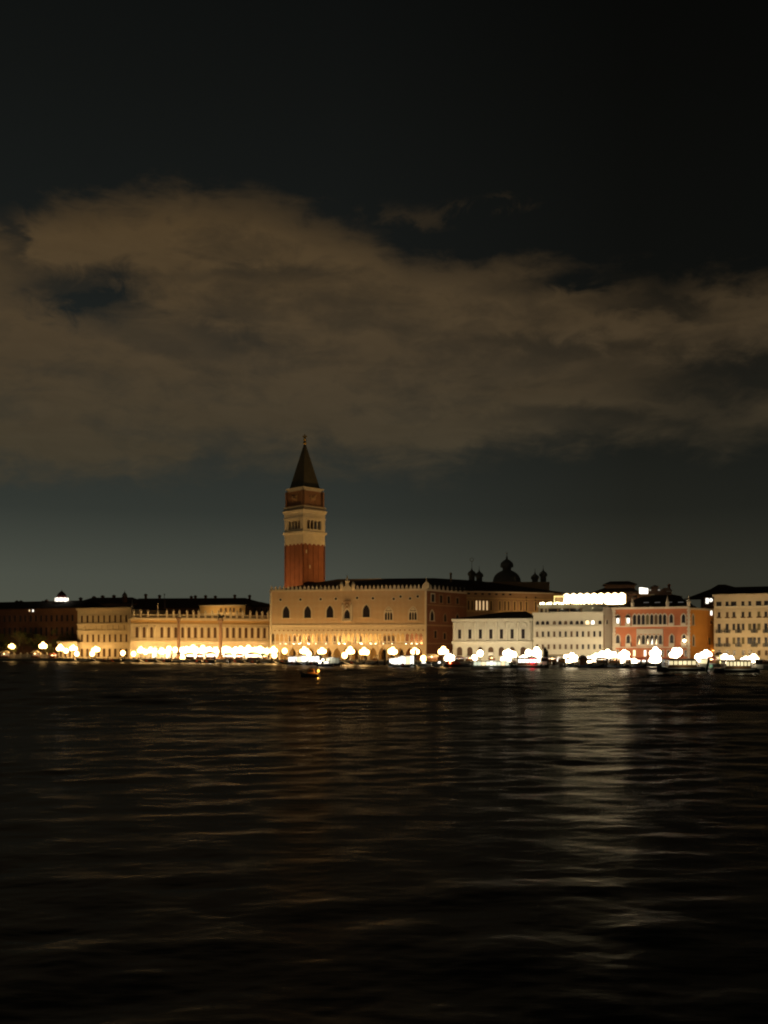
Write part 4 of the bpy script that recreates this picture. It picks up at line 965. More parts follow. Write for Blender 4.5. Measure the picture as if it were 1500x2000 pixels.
def back_houses():
    # two tier roof behind the hotel terrace
    f = Fac(1155, 392, 1252, 388); r = f.root('two_tier_roof_house', 'dark house with two tier hipped roof rising behind the glowing hotel terrace', 'house')
    U = 1205; zz = lambda v: f.z(v, U)
    wall(f, r, 1158, 1250, 1156, MAROON, 18, U)
    hip(f, r, 0, f.L, 0, 18, zz(1158), zz(1143), 6, 5, name='lower_roof')
    g = Fac(1182, 397, 1240, 395); g.part('upper_storey', MB().box(0, g.L, 0, 8, g.z(1160, U), g.z(1141, U)), MAROON, r)
    hip(g, r, 0, g.L, 0, 8, g.z(1141, U), g.z(1134, U), 2, 2, name='upper_roof', ov=.8)
    Y = 380; k = Y/F
    c = thing('lit_roof_pavilion', 'small bright white lit glass pavilion among the dark roofs', 'roof pavilion', (X(1257.5, Y), Y, Z(1160, Y)))
    part('base', MB().box(-11*k, 13*k, -1, 2, -8, 0), MAROON, c)
    part('lit_box', MB().add([(-7.5*k, -.8, .02), (7*k, -.8, .02), (7.2*k, 1.2, .02), (-7*k, 1.2, .02), (-8*k, -.8, 12.5*k), (7.2*k, -.8, 10.5*k), (7.2*k, 1.2, 10.5*k), (-7.5*k, 1.2, 12.5*k)], [(3, 2, 1, 0), (4, 5, 6, 7), (0, 1, 5, 4), (1, 2, 6, 5), (2, 3, 7, 6), (3, 0, 4, 7)]), PANELX, c)
    part('roof_slab', MB().add([(-8.6*k, -1.1, 12.6*k), (7.9*k, -1.1, 10.6*k), (7.9*k, 1.5, 10.6*k), (-8.6*k, 1.5, 12.6*k), (-8.6*k, -1.1, 13.2*k), (7.9*k, -1.1, 11.2*k), (7.9*k, 1.5, 11.2*k), (-8.6*k, 1.5, 13.2*k)], [(3, 2, 1, 0), (4, 5, 6, 7), (0, 1, 5, 4), (1, 2, 6, 5), (2, 3, 7, 6), (3, 0, 4, 7)]), ROOF, c)
    part('ledge', MB().box(-8*k, 18*k, -2.2, -1.1, -.5, -.2), CANVAS, c)
    f = Fac(1236, 386, 1330, 384); r = f.root('stepped_dark_house', 'dark roof cluster with two tiny lit windows behind the pink palace', 'house')
    U = 1285; zz = lambda v: f.z(v, U)
    wall(f, r, 1236, 1330, 1165, MAROON, 12, U); hip(f, r, 0, f.L, 0, 14, zz(1165), zz(1158), 4, 3)
    g = Fac(1264, 389, 1312, 388); g.part('upper_storey', MB().box(0, g.L, 0, 6, g.z(1165, U), g.z(1151, U)).box(g.s(1275), g.s(1286), .5, 5, g.z(1151, U), g.z(1145, U)).box(g.s(1298), g.s(1310), .5, 5, g.z(1151, U), g.z(1148, U)), MAROON, r)
    g.part('upper_roof', MB().add([(g.s(1272), 0, g.z(1146, U)), (g.s(1289), 0, g.z(1146, U)), (g.s(1289), 6, g.z(1146, U)), (g.s(1272), 6, g.z(1146, U)), (g.s(1281), 3, g.z(1141.5, U))], [(0, 1, 4), (1, 2, 4), (2, 3, 4), (3, 0, 4), (3, 2, 1, 0)]), ROOF, r)
    for u in (1269.5, 1287): window(g, r, u, 1151.2, 1153.6, 4, 'rect', mat('dim_lit_pane', (.6, .6, .58), .5, emit=(1, .9, .75), strength=.25), None, sill=False, uref=U)
    chimney(g, r, 1305.5, 1142, 1152, 4, 2, BRICKT)
    g.part('roof_ledge', MB().box(g.s(1302), g.s(1313), -.5, 6, g.z(1156, U), g.z(1154.6, U)), CANVAS, r)
    # roof over the alley and behind the cream block
    f = Fac(1352, 396, 1540, 388); r = f.root('dark_roof_house', 'broad dark roofed house behind the cream block with lit garret windows', 'house')
    U = 1410; zz = lambda v: f.z(v, U)
    wall(f, r, 1376, 1540, 1160, MAROON, 20, U)
    x = f.s
    rf = MB().add([(x(1340), -6, zz(1172)), (x(1540), -6, zz(1172)), (x(1540), 20, zz(1165)), (x(1340), 20, zz(1165)), (x(1388), 4, zz(1149.5)), (x(1540), 4, zz(1149))], [(0, 1, 5, 4), (3, 0, 4), (2, 3, 4, 5), (1, 2, 5)])
    f.part('lower_roof', rf, ROOF, r)
    f.part('upper_roof', MB().add([(x(1386), 2, zz(1151)), (x(1453), 2, zz(1151)), (x(1453), 12, zz(1151)), (x(1386), 12, zz(1151)), (x(1406), 7, zz(1139.5)), (x(1420), 7, zz(1139.5))], [(0, 1, 5, 4), (1, 2, 5), (2, 3, 4, 5), (3, 0, 4), (3, 2, 1, 0)]), ROOF, r)
    g = Fac(1374, 366, 1396, 364); g.part('garret', MB().box(0, g.L, 0, 8, g.z(1200, 1385), g.z(1166, 1385)), MAROON, r)
    window(g, r, 1381.2, 1168.5, 1178.8, 4.6, 'rect', LITWH, None, sill=False, name='garret_window'); window(g, r, 1388.4, 1168, 1175.5, 6, 'disc', LITWH, None, sill=False, name='garret_window')
back_houses()

# ------------------------------------------------------------------ the two columns of the small square
def columns():
    for u, Y, wp, vtop, label in ((348.8, 438, 6.4, 1206, 'granite column topped by a standing saint with spear and beast'), (430.5, 429, 7.2, 1210, 'granite column topped by a dark winged lion')):
        k = Y/F; R = wp*k/2; zz = lambda v: Z(v, Y)-GROUND
        saint = 'saint' in label
        r = thing('statue_column', label, 'column', (X(u, Y), Y, GROUND), 0, None)
        part('base', MB().lathe([(R*2.6, 0), (R*2.6, .45), (R*2.1, .5), (R*2.1, .95), (R*1.5, 1.0), (R*1.35, 1.6), (R, 1.9)], 8), GRANR, r)
        part('shaft', MB().lathe([(R, 1.9), (R*1.02, 5), (R*.9, zz(vtop)-1.6), (R*.98, zz(vtop)-1.5)], 16), GRANR, r)
        part('capital', MB().lathe([(R*.95, zz(vtop)-1.5), (R*1.2, zz(vtop)-.9), (R*1.7, zz(vtop)-.4), (R*1.75, zz(vtop))], 8), GRANR, r)
        z = zz(vtop)
        if saint:
            s = MB().lathe([(.4, z), (.45, z+.3), (.3, z+1.0), (.42, z+1.6), (.3, z+1.95), (.12, z+2.05), (.19, z+2.3), (.03, z+2.55)], 10)
            s.tube((.35, 0, z+1.8), (.85, -.2, z+1.2), .12, .09).tube((.85, -.2, z+.2), (.85, -.2, z+3.0), .05).sphere(0, 0, z+.12, .75, 10, 6, .35, 1.5, .7)
            part('saint_statue', s, PALE, r)
        else:
            s = MB().sphere(0, 0, z+.95, .95, 12, 8, .5, 1.15, .5).sphere(1.15, 0, z+1.45, .5, 10, 8).sphere(1.5, 0, z+1.3, .25, 8, 6)
            for sx in (-.8, .75):
                for sy in (-.25, .25): s.tube((sx, sy, z), (sx, sy, z+.8), .14, .18)
            s.ext([(.5, z+1.3), (-.2, z+2.3), (-1.2, z+2.2), (-.6, z+1.3)], -.35, -.25).ext([(.5, z+1.3), (-.2, z+2.3), (-1.2, z+2.2), (-.6, z+1.3)], .25, .35)
            s.tube((-1.0, 0, z+1.1), (-1.7, 0, z+1.5), .09, .06)
            part('lion_statue', s, IRON, r)
columns()
Yp = 478
fp = thing('flagpole', 'tall thin reddish flagpole rising above the library balustrade', 'flagpole', (X(321, Yp), Yp, GROUND))
part('pole', MB().tube((0, 0, 0), (0, 0, Z(1162, Yp)-GROUND), .22, .12, 8), mat('red_painted_pole', (.22, .08, .06), .6), fp)
part('finial', MB().sphere(0, 0, Z(1161, Yp)-GROUND, .35, 10, 7), GOLD, fp)
part('pedestal', MB().lathe([(1.1, 0), (1.1, .4), (.8, .5), (.6, 1.6), (.3, 1.9)], 10), STONE, fp)
part('furled_flag', MB().loft([[(.25+a*.25*cos(t)*s_, a*.2*sin(t), z) for t in np.linspace(0, 2*pi, 9)[:-1]] for z, a, s_ in ((Z(1195, Yp)-GROUND, .5, 1), (Z(1188, Yp)-GROUND, 1.6, 1), (Z(1178, Yp)-GROUND, 1.4, 1), (Z(1170, Yp)-GROUND, .6, 1))]), mat('faded_flag_cloth', (.34, .22, .16), .9), fp)

# ------------------------------------------------------------------ royal gardens at far left
def tree(u, Yt, v_top, wpx, v_low, label, seed, lm=LEAF, leaves=900):
    rd = random.Random(seed); k = Yt/F
    t = thing('garden_tree', label, 'tree', (X(u, Yt), Yt, GROUND), 0, 'trees of the waterfront garden')
    zt = Z(v_top, Yt)-GROUND; zl = Z(v_low, Yt)-GROUND; R = wpx*k/2
    tr = MB().tube((0, 0, 0), (.1, .05, zl+.4), .24, .17, 8)
    for i in range(6):
        a = rd.uniform(0, 2*pi); tr.tube((.1, .05, zl*.8+.2*i), (R*.6*cos(a), R*.6*sin(a), zl+(zt-zl)*rd.uniform(.3, .8)), .11, .03, 6)
    part('trunk', tr, BARK, t)
    cr = MB(); cl = [(rd.gauss(0, .45)*R, rd.gauss(0, .45)*R, zl+(zt-zl)*rd.uniform(.12, .9), rd.uniform(.28, .5)*R) for _ in range(13)]
    for i in range(leaves):
        c = rd.choice(cl); th, ph, rr = rd.uniform(0, 2*pi), math.acos(rd.uniform(-1, 1)), c[3]*rd.random()**.4
        p = np.array((c[0]+rr*sin(ph)*cos(th), c[1]+rr*sin(ph)*sin(th), min(zt, c[2]+rr*cos(ph)*.8)))
        a = np.array((rd.gauss(0, 1), rd.gauss(0, 1), rd.gauss(0, 1))); a /= np.linalg.norm(a); b = np.cross(a, (rd.gauss(0, 1), rd.gauss(0, 1), rd.gauss(0, 1))); b /= np.linalg.norm(b)
        s = rd.uniform(.16, .34)
        cr.add([tuple(p-a*s), tuple(p+b*s*.5), tuple(p+a*s), tuple(p-b*s*.5)], [(0, 1, 2, 3)])
    part('crown', cr, lm, t)
for i, a in enumerate(((28, 474, 1257, 26, 1274, 'small leafy tree lit yellow green beside the far left street lamp'),
                       (93, 468, 1256, 24, 1279, 'small green tree right beside the second lamp from the left'),
                       (5, 482, 1238, 46, 1268, 'large dark tree at the left edge of the garden'),
                       (46, 484, 1232, 44, 1266, 'large dark tree between the two leftmost street lamps'),
                       (76, 480, 1238, 34, 1268, 'dark rounded tree just left of the lamp and green sapling'),
                       (122, 479, 1228, 42, 1262, 'tall dark tree in front of the mint corner and low pavilion'))):
    tree(*a, seed=i+3, leaves=800 if i < 2 else 2200)
def gardens():
    f = Fac(2, 474.5, 104, 464); r = f.root('garden_wall', 'low pale garden wall with piers along the far left quay', 'wall')
    f.part('wall', MB().box(0, f.L, 0, .5, 0, 1.55), LIBST, r); f.part('coping', MB().box(-.1, f.L+.1, -.12, .62, 1.55, 1.75), PALE, r)
    pm = MB().box(-.4, .4, -.2, .7, 0, 2.1).lathe([(.5, 2.1), (.3, 2.3), (.02, 2.7)], 8, 0, .25).mesh('pier', PALE)
    for k in range(9): f.inst('pier', pm, r, f.L*k/8, 0, 0)
    f = Fac(113, 470, 151, 465); r = f.root('low_stone_pavilion', 'low honey lit stone pavilion behind the bright lamp cluster beside the mint', 'pavilion')
    zz = lambda v: f.z(v, 130)
    wall(f, r, 113, 150.5, 1256, LIBST, 8, 130); band(f, r, 'cornice', 112, 151, 1252.5, 1256.5, LIBST, .5, 130)
    for u in (119, 128, 137, 146): window(f, r, u, 1265, 1283, 6, 'round', DARKIN, LIBST, .3, False, 130, name='arched_doorway')
    hip(f, r, 0, f.L, 0, 8, zz(1252.7), zz(1249.5), 2, 2)
gardens()

# ------------------------------------------------------------------ street lamps
SPH = {}
def globe_mesh(r, m):
    k = (r, m.name)
    if k not in SPH: SPH[k] = MB().sphere(0, 0, 0, r, 14, 9, 1.1).mesh('lamp_globe', m)
    return SPH[k]
ARM = MB().tube((-.92, 0, 0), (.92, 0, 0), .06).tube((0, -.8, 0), (0, .8, 0), .06).tube((0, 0, -.3), (0, 0, .75), .07).mesh('cross_arm', IRON)
BASE = MB().lathe([(.42, 0), (.42, .25), (.3, .35), (.24, .8), (.16, .95), (.12, 1.0)], 8).mesh('lamp_base', IRON)
POLE = MB().lathe([(.11, 0), (.075, 1)], 8).mesh('lamp_pole', IRON)
CAP = MB().lathe([(.3, 0), (.22, .12), (.06, .3), (.02, .45)], 8).mesh('lamp_cap', IRON)
WARM, NEUT, COOL = (1, .50, .14), (1, .56, .20), (1, .80, .52)
def lamp(u, v, style, where, col=WARM, power=500, dy=5, gm=None):
    Y = quay(u)+dy; z = Z(v, Y)-GROUND
    big_ = style == 'cluster'
    r = thing('street_lamp', ('lamp with cluster of white globes, ' if big_ else 'lamp with one white globe, ')+where, 'street lamp', (X(u, Y), Y, GROUND), random.uniform(-.4, .4), 'street lamps along the quay')
    gm = gm or (GLOBEC if col == COOL else GLOBE)
    top = z-(.85 if big_ else .95)
    obj('lamp_base', BASE, r); p = obj('lamp_pole', POLE, r, (0, 0, .95)); p.scale = (1, 1, max(.3, top-.95))
    if big_:
        obj('cross_arm', ARM, r, (0, 0, top))
        me = globe_mesh(.84, gm)
        for x, y, dz in ((-.95, 0, .62), (.95, 0, .62), (0, -.8, .62), (0, .8, .62), (0, 0, 1.42)):
            g = obj('lamp_globe', me, r, (x*random.uniform(.85, 1.15), y, top+dz*random.uniform(.85, 1.2))); g.scale = (random.uniform(.82, 1.15),)*3; obj('lamp_cap', CAP, g, (0, 0, .84))
    else:
        g = obj('lamp_globe', globe_mesh(1.02, gm), r, (0, 0, z)); obj('lamp_cap', CAP, g, (0, 0, .9))
    light('lamp_light', 'POINT', (X(u, Y), Y-1.05, GROUND+max(top-.25, 1.6)), power, (1, .78, .5) if power > 700 else col, radius=.45)
for a in (
    (23, 1262, 'cluster', 'at the far left end of the garden wall', WARM, 220), (84, 1261, 'cluster', 'over the green sapling by the garden wall', WARM, 220),
    (118, 1266, 'cluster', 'left one of the bright group by the low pavilion', WARM), (129, 1271, 'single', 'low middle one of the group by the low pavilion', WARM), (143, 1266, 'cluster', 'right one of the bright group by the low pavilion', WARM), (150, 1277, 'single', 'lowest, at the mint left corner', WARM),
    (187, 1268, 'cluster', 'before the fourth doorway of the stone mint', WARM), (180, 1277, 'single', 'short one touching the taller mint lamp', WARM), (240, 1275.5, 'single', 'lone one at the right end of the stone mint', WARM),
    (261, 1277, 'single', 'at the left corner of the library', WARM), (275, 1270, 'cluster', 'before the first bays of the library', WARM), (284, 1273, 'single', 'between two taller lamps at the library left end', WARM), (294, 1270, 'cluster', 'before the third bay of the library', WARM),
    (316, 1272, 'cluster', 'left of the trio beside the saint column', WARM), (330, 1267, 'single', 'middle of the trio beside the saint column', WARM), (342, 1269, 'single', 'right of the trio, touching the saint column', WARM), (356.5, 1285, 'single', 'knee high one at the foot of the saint column', WARM),
    (364, 1271, 'cluster', 'first to the right of the saint column', WARM), (377, 1268, 'cluster', 'second to the right of the saint column', WARM), (396, 1268, 'cluster', 'midway between the two statue columns', WARM), (408, 1274, 'cluster', 'low one midway between the statue columns', WARM), (420, 1271, 'cluster', 'just left of the lion column', WARM),
    (441, 1269, 'cluster', 'just right of the lion column', WARM), (456, 1273, 'single', 'second to the right of the lion column', WARM), (470, 1268, 'cluster', 'third to the right of the lion column', WARM), (485, 1268, 'cluster', 'before the last third of the lit arcade', WARM), (500, 1274, 'cluster', 'low one before the last bays of the lit arcade', WARM), (508, 1268, 'cluster', 'at the right end of the lit arcade', WARM), (521, 1272, 'single', 'in the gap between library and gothic palace', WARM),
    (534, 1270, 'cluster', 'tall one at the left corner of the gothic palace', WARM), (536, 1280, 'single', 'low one at the left corner of the gothic palace', WARM), (556, 1271.5, 'single', 'leaning towards the second palace arch', WARM),
    (594, 1270.5, 'cluster', 'above the glowing white landing stage', NEUT), (603, 1277, 'single', 'low one on the glowing white landing stage', NEUT), (629, 1271.5, 'cluster', 'right of the glowing landing stage', NEUT), (684, 1271, 'cluster', 'taller of the pair before the palace centre', NEUT), (673, 1280, 'single', 'lower of the pair before the palace centre', NEUT), (711, 1272.5, 'cluster', 'before the eleventh palace arch', NEUT),
    (767, 1271.5, 'cluster', 'at the left end of the sloped canopy stage', NEUT), (810, 1271.5, 'cluster', 'at the right end of the sloped canopy stage', NEUT), (827, 1286, 'single', 'knee high one beside the palace corner', NEUT),
    (866, 1272, 'cluster', 'before the red brick canal side', NEUT), (878, 1284, 'cluster', 'low one at the left corner of the white prison', COOL), (926, 1285.5, 'single', 'low one left of the tilted lamp before the prison', COOL), (938, 1276, 'single', 'tilted one before the third prison doorway', COOL),
    (993, 1275, 'cluster', 'tallest of the stacked pair before the prison', COOL), (988, 1288, 'cluster', 'lower of the stacked pair before the prison', COOL), (1003, 1279, 'single', 'small one right of the stacked pair', COOL),
    (1032, 1275, 'single', 'at the seam between prison and pale hotel', COOL), (1022, 1287, 'cluster', 'above the dark water bus with red light', COOL), (1048, 1274, 'cluster', 'tall one at the left corner of the pale hotel', COOL), (1052, 1287, 'cluster', 'low one at the stern of the dark water bus', COOL),
    (1106, 1288, 'cluster', 'left one between the lit kiosk and the gabled hut', COOL), (1117, 1285, 'cluster', 'beside the gabled hut on its left', COOL), (1151, 1289, 'single', 'beside the gabled hut on its right', COOL), 
    (1164, 1284, 'cluster', 'first of the dazzling row by the grey gap', COOL), (1176, 1280, 'cluster', 'second of the dazzling row by the grey gap', COOL), (1187, 1276, 'cluster', 'tallest of the dazzling row by the grey gap', COOL), (1199, 1284, 'cluster', 'at the left corner of the pink palace', COOL), (1210, 1290, 'cluster', 'low one at the left corner of the pink palace', COOL), (1219, 1277, 'cluster', 'before the second window of the pink palace', COOL), (1226, 1291, 'single', 'beside the moored gondolas with blue covers', COOL), (1238, 1293, 'single', 'under the awning of the pink palace', COOL),
    (1280, 1274, 'cluster', 'pointed one before the middle of the pink palace', COOL), (1280, 1287, 'cluster', 'lower one before the middle of the pink palace', COOL), (1326, 1273, 'single', 'over the cabin of the yellow lit water bus', COOL), (1318, 1277, 'cluster', 'leaning over the bow of the yellow lit water bus', COOL),
    (1379, 1278, 'cluster', 'large one before the orange alley wall', COOL), (1364, 1284, 'single', 'tiny one left of the orange alley lamp', COOL), (1370, 1294, 'single', 'low one below the orange alley lamp', COOL),
    (1427, 1291, 'cluster', 'before the second balcony column of the cream block', COOL), (1416, 1284.5, 'single', 'small one on the wall of the cream block', COOL), (1457, 1290, 'cluster', 'left of the pair at the right water bus', COOL), (1472, 1287, 'cluster', 'right of the pair at the right water bus', COOL)):
    X_ = 1160 < a[0] < 1205; H_ = a[0] in (1106, 1117, 1219); P_ = a[4] is NEUT if len(a) > 4 else False
    lamp(*a, power=2600 if X_ else 600 if H_ else 560 if P_ else 120, gm=GLOBEX if X_ or H_ else None, dy=22 if X_ else 5) if len(a) == 5 else lamp(*a[:5], power=a[5])

# ------------------------------------------------------------------ boats
def hull(L, Bm, z0, zt, bow, stern, sheer=.5, n=17, raise_b=1.0, raise_s=.6, flat=.65):
    """Boat shell along x: list of sections from stern to bow."""
    secs = []
    for i in range(n):
        t = i/(n-1); x = -L/2+L*t
        w = Bm/2*max(.03, min(1, (t/stern)**.55 if t < stern else 1)*min(1, ((1-t)/bow)**.6 if t > 1-bow else 1))
        up_ = raise_b*max(0, (t-.55)/.45)**2.4+raise_s*max(0, (.4-t)/.4)**2.4
        zb = z0+up_*.75; zz = zt+up_
        secs.append([(x, -w, zz), (x, -w*.92, (zz+zb)/2), (x, -w*flat, zb), (x, w*flat, zb), (x, w*.92, (zz+zb)/2), (x, w, zz)])
    return secs
GON = {}
def gondola(u, Y, yaw, label, cover=TARP):
    r = thing('gondola', label, 'gondola', (X(u, Y), Y, 0), yaw, 'gondolas moored along the quay')
    if not GON:
        GON['h'] = MB().loft(hull(10.8, 1.45, -.15, .42, .45, .4, raise_b=1.05, raise_s=.95, n=21)).mesh('hull', HULL)
        f = MB().ext([(5.25, 1.2), (5.45, 1.3), (5.6, 1.75), (5.78, 2.05), (5.62, 2.3), (5.3, 2.25), (5.18, 2.05), (5.42, 2.05), (5.4, 1.75), (5.2, 1.45)], -.05, .05)
        for k in range(5): f.box(5.45, 5.85, -.04, .04, 1.32+k*.14, 1.40+k*.14)
        GON['f'] = f.mesh('prow_iron', LEAD)
        GON['s'] = MB().ext([(-5.2, 1.25), (-5.0, 1.2), (-5.25, 1.75), (-5.4, 1.85)], -.05, .05).mesh('stern_iron', LEAD)
        GON['k'] = MB().box(-.9, -.2, -.45, .45, .35, .85).box(-1.0, -.88, -.48, .48, .35, 1.25).mesh('seat', REDC)
        GON['o'] = MB().tube((-2.2, .72, .5), (-2.25, .74, 1.05), .06, .04).tube((-2.2, .74, .95), (-2.05, .74, 1.1), .05, .03).mesh('oarlock', WOOD)
    obj('hull', GON['h'], r); obj('prow_iron', GON['f'], r); obj('stern_iron', GON['s'], r); obj('oarlock', GON['o'], r)
    if cover:
        k = 'c'+cover.name
        if k not in GON:
            secs = []
            for t in np.linspace(-3.6, 3.2, 9):
                w = .74*(1-abs(t/4.6)**2.5)+.05; e = .0 if abs(t) < 2 else .18*(abs(t)-2)
                secs.append([(t, -w, .47+e), (t, -w*.5, .72+e*.8), (t, 0, .80+e*.8), (t, w*.5, .72+e*.8), (t, w, .47+e), (t, 0, .44+e)])
            GON[k] = MB().loft(secs).mesh('cover', cover)
        obj('cover', GON[k], r)
    else: obj('seat', GON['k'], r)
    return r
def along(u): return atan2(quay(u+15)-quay(u-15), X(u+15, quay(u+15))-X(u-15, quay(u-15)))
gspots = [(163, 'left end of the stone mint'), (200, 'middle of the stone mint'), (222, 'right part of the stone mint'), (252, 'joint of mint and library'), (288, 'first bays of the library'), (318, 'trio of lamps left of the saint column'), (350, 'foot of the saint column'), (380, 'lit arcade right of the saint column'), (405, 'middle of the lit arcade'), (434, 'foot of the lion column'), (462, 'lit arcade right of the lion column'), (490, 'right third of the lit arcade'), (516, 'end of the lit arcade'), (548, 'left corner of the gothic palace'), (690, 'centre of the gothic palace'), (716, 'eleventh arch of the gothic palace'), (574, 'left half of the glowing landing stage'), (604, 'right half of the glowing landing stage'), (640, 'grey green glass shelter'), (783, 'sloping canopy stage')]
for i, (u, w) in enumerate(gspots):
    gondola(u, quay(u)-(3.5+(i % 3)*1.6 if i < 16 else 25 if i < 18 else 32 if i == 18 else 36), along(u)+(pi if i % 2 else 0)+random.uniform(-.3, .3), 'black gondola '+('with blue cover ' if i % 3 == 0 else 'with red seat ')+'moored before the '+w, TARP if i % 3 == 0 else None)
for i, (u, w) in enumerate(((1128, 'nearest the gabled hut'), (1150, 'right of the gabled hut'), (1172, 'left part of the dazzling lamps'), (1196, 'corner of the pink palace'), (1218, 'second window of the pink palace'), (1238, 'awning of the pink palace'), (1253, 'middle of the awning of the pink palace'), (1268, 'right end of the awning of the pink palace'))):
    gondola(u, quay(u)-6-(i % 2)*3, -1.05+random.uniform(-.15, .15)+(0 if i > 4 else .35), 'blue covered gondola moored slantwise before the '+w if i else 'blue covered gondola moored slantwise '+w, TARP)

def mooring_post(u, Y, ztop, label, m=TIMBER, r0=.16, lean=0):
    r = thing('mooring_post', label, 'mooring post', (X(u, Y), Y, -.8), 0, 'mooring posts in the water')
    r.rotation_euler.y = lean
    part('post', MB().lathe([(r0*1.15, 0), (r0, ztop+.8-.12)], 9), m, r)
    part('post_cap', MB().lathe([(r0*1.2, ztop+.8-.12), (r0*1.15, ztop+.8+.05), (r0*.4, ztop+.8+.3), (.02, ztop+.8+.36)], 9), STONE if m is TIMBER else GREENT, r)
lab = {172: 'first mint doorways', 211: 'mint middle', 243: 'lone lamp of the mint', 270: 'library left corner', 303: 'third library lamp', 334: 'saint column left side', 363: 'saint column right side', 392: 'middle of the lit arcade', 419: 'lion column left side', 448: 'lion column right side', 476: 'right third of the lit arcade', 503: 'last bays of the lit arcade', 530: 'palace left corner', 660: 'right edge of the glowing landing stage', 702: 'palace centre lamps', 738: 'twelfth palace arch'}
for i, (u, w) in enumerate(lab.items()): mooring_post(u, quay(u)-7-(i % 2)*2, 2.2+(i % 3)*.5, 'dark timber mooring post in the water before the '+w)
for u, z, w in ((752, 5.4, 'left end of the sloped canopy stage'), (811, 5.2, 'right end of the sloped canopy stage')): mooring_post(u, quay(u)-12, z, 'thick dark timber pile at the '+w, TIMBER, .42)
for u, z, w, ln in ((1064.5, 6, 'stern of the dark water bus with red light', 0), (1068, 5.2, 'left of the lit kiosk before the hotel', 0)): mooring_post(u, quay(u)-9, z, 'thick dark timber pile at the '+w, TIMBER, .45, ln)
mooring_post(1379, 262, 3.2, 'leaning green mooring post between the two right water buses', mat('dark_green_post', (.04, .07, .035), .8), .3, .18)
for u, w in ((1185, 'dazzling lamps by the grey gap'), (1205, 'pink palace corner'), (1232, 'row of blue covered gondolas'), (1262, 'right half of the awning')): mooring_post(u, quay(u)-12, 3.0, 'slim timber mooring post before the '+w)

def water_bus(u0, u1, Y, label, win, nwin, wl=True, roofm=WHITEP, red=False, bow_lit=False, wb=HULL):
    L = (u1-u0)/F*Y; uc = (u0+u1)/2
    r = thing('water_bus', label, 'water bus', (X(uc, Y), Y, 0), 0, 'lit water buses at the stages')
    part('hull', MB().loft(hull(L, 4.2, -.4, 1.0, .22, .15, raise_b=.45, raise_s=.2)), wb, r)
    part('rubbing_strake', MB().box(-L*.33, L*.33, -2.16, 2.16, .72, .88), WHITEP, r)
    a, b = -L*.30, L*.27; z0, z1 = 1.0, 2.95
    part('cabin', MB().box(a, b, -1.7, 1.7, z0, z0+.62).box(a, b, -1.62, 1.62, z1-.18, z1).box(a, a+.15, -1.68, 1.68, z0+.62, z1-.18).box(b-.15, b, -1.68, 1.68, z0+.62, z1-.18), WHITEP if wb is not HULL else WOOD, r)
    w = (b-a-.4)/nwin
    pm = MB().box(-w/2+.1, w/2-.1, -1.66, -1.6, z0+.66, z1-.24)
    me = pm.mesh('window', win); fm = MB().ring([(-w/2+.02, z0+.6), (w/2-.02, z0+.6), (w/2-.02, z1-.18), (-w/2+.02, z1-.18)], [(-w/2+.12, z0+.7), (w/2-.12, z0+.7), (w/2-.12, z1-.28), (-w/2+.12, z1-.28)], -1.72, -1.6).mesh('window_frame', IRON)
    for i in range(nwin):
        o = obj('window', me, r, (a+.2+w*(i+.5), 0, 0)); obj('window_frame', fm, o)
    rs = [[(x, -1.95, z1+.02), (x, -1.7, z1+.2), (x, 0, z1+.3), (x, 1.7, z1+.2), (x, 1.95, z1+.02)] for x in (a-1.2, a, b, b+1.0)]
    part('roof', MB().loft(rs, False), roofm, r)
    wh = part('wheelhouse', MB().box(b+1.05, b+3.0, -1.2, 1.2, 1.0, 2.0).box(b+1.05, b+3.1, -1.3, 1.3, 3.1, 3.3), WHITEP, r)
    obj('wheelhouse_window', MB().box(b+1.1, b+2.9, -1.15, 1.15, 2.0, 3.1).mesh('wheelhouse_window', win if bow_lit else GLASS), wh)
    rl = MB()
    for x in np.linspace(-L*.46, a-.4, 6): rl.tube((x, -1.5, 1.2), (x, -1.5, 2.2), .04)
    rl.tube((-L*.46, -1.5, 2.2), (a-.4, -1.5, 2.2), .04); part('stern_rail', rl, IRON, r)
    part('deck_lamp', MB().sphere(b+.5, -1.8, 2.7, .24, 8, 6), GLOBEX, r)
    part('life_ring', MB().ring([(.38*cos(t), .38*sin(t)) for t in np.linspace(0, 2*pi, 15)[:-1]], [(.22*cos(t), .22*sin(t)) for t in np.linspace(0, 2*pi, 15)[:-1]], -.08, .08), REDC, r, (-L*.38, -1.65, 1.75))
    if red: part('red_light', MB().sphere(L*.12, -2.2, 2.1, .5, 10, 7), REDLAMP, r)
    light('cabin_light', 'POINT', (X(uc, Y), Y-3.2, 2.2), 60, (1, .85, .5), radius=.6)
    return r
water_bus(995, 1064, 309, 'dark hulled water bus with white lit windows and a red side light', PANELX, 5, red=True)
water_bus(1282, 1380, 268, 'water bus with yellow lit cabin windows and brown side before the pink palace', LITY, 6, wb=HULL, bow_lit=True)
water_bus(1394, 1484, 252, 'black hulled water bus with glowing yellow windows before the cream block', LITY, 7, wb=HULL)

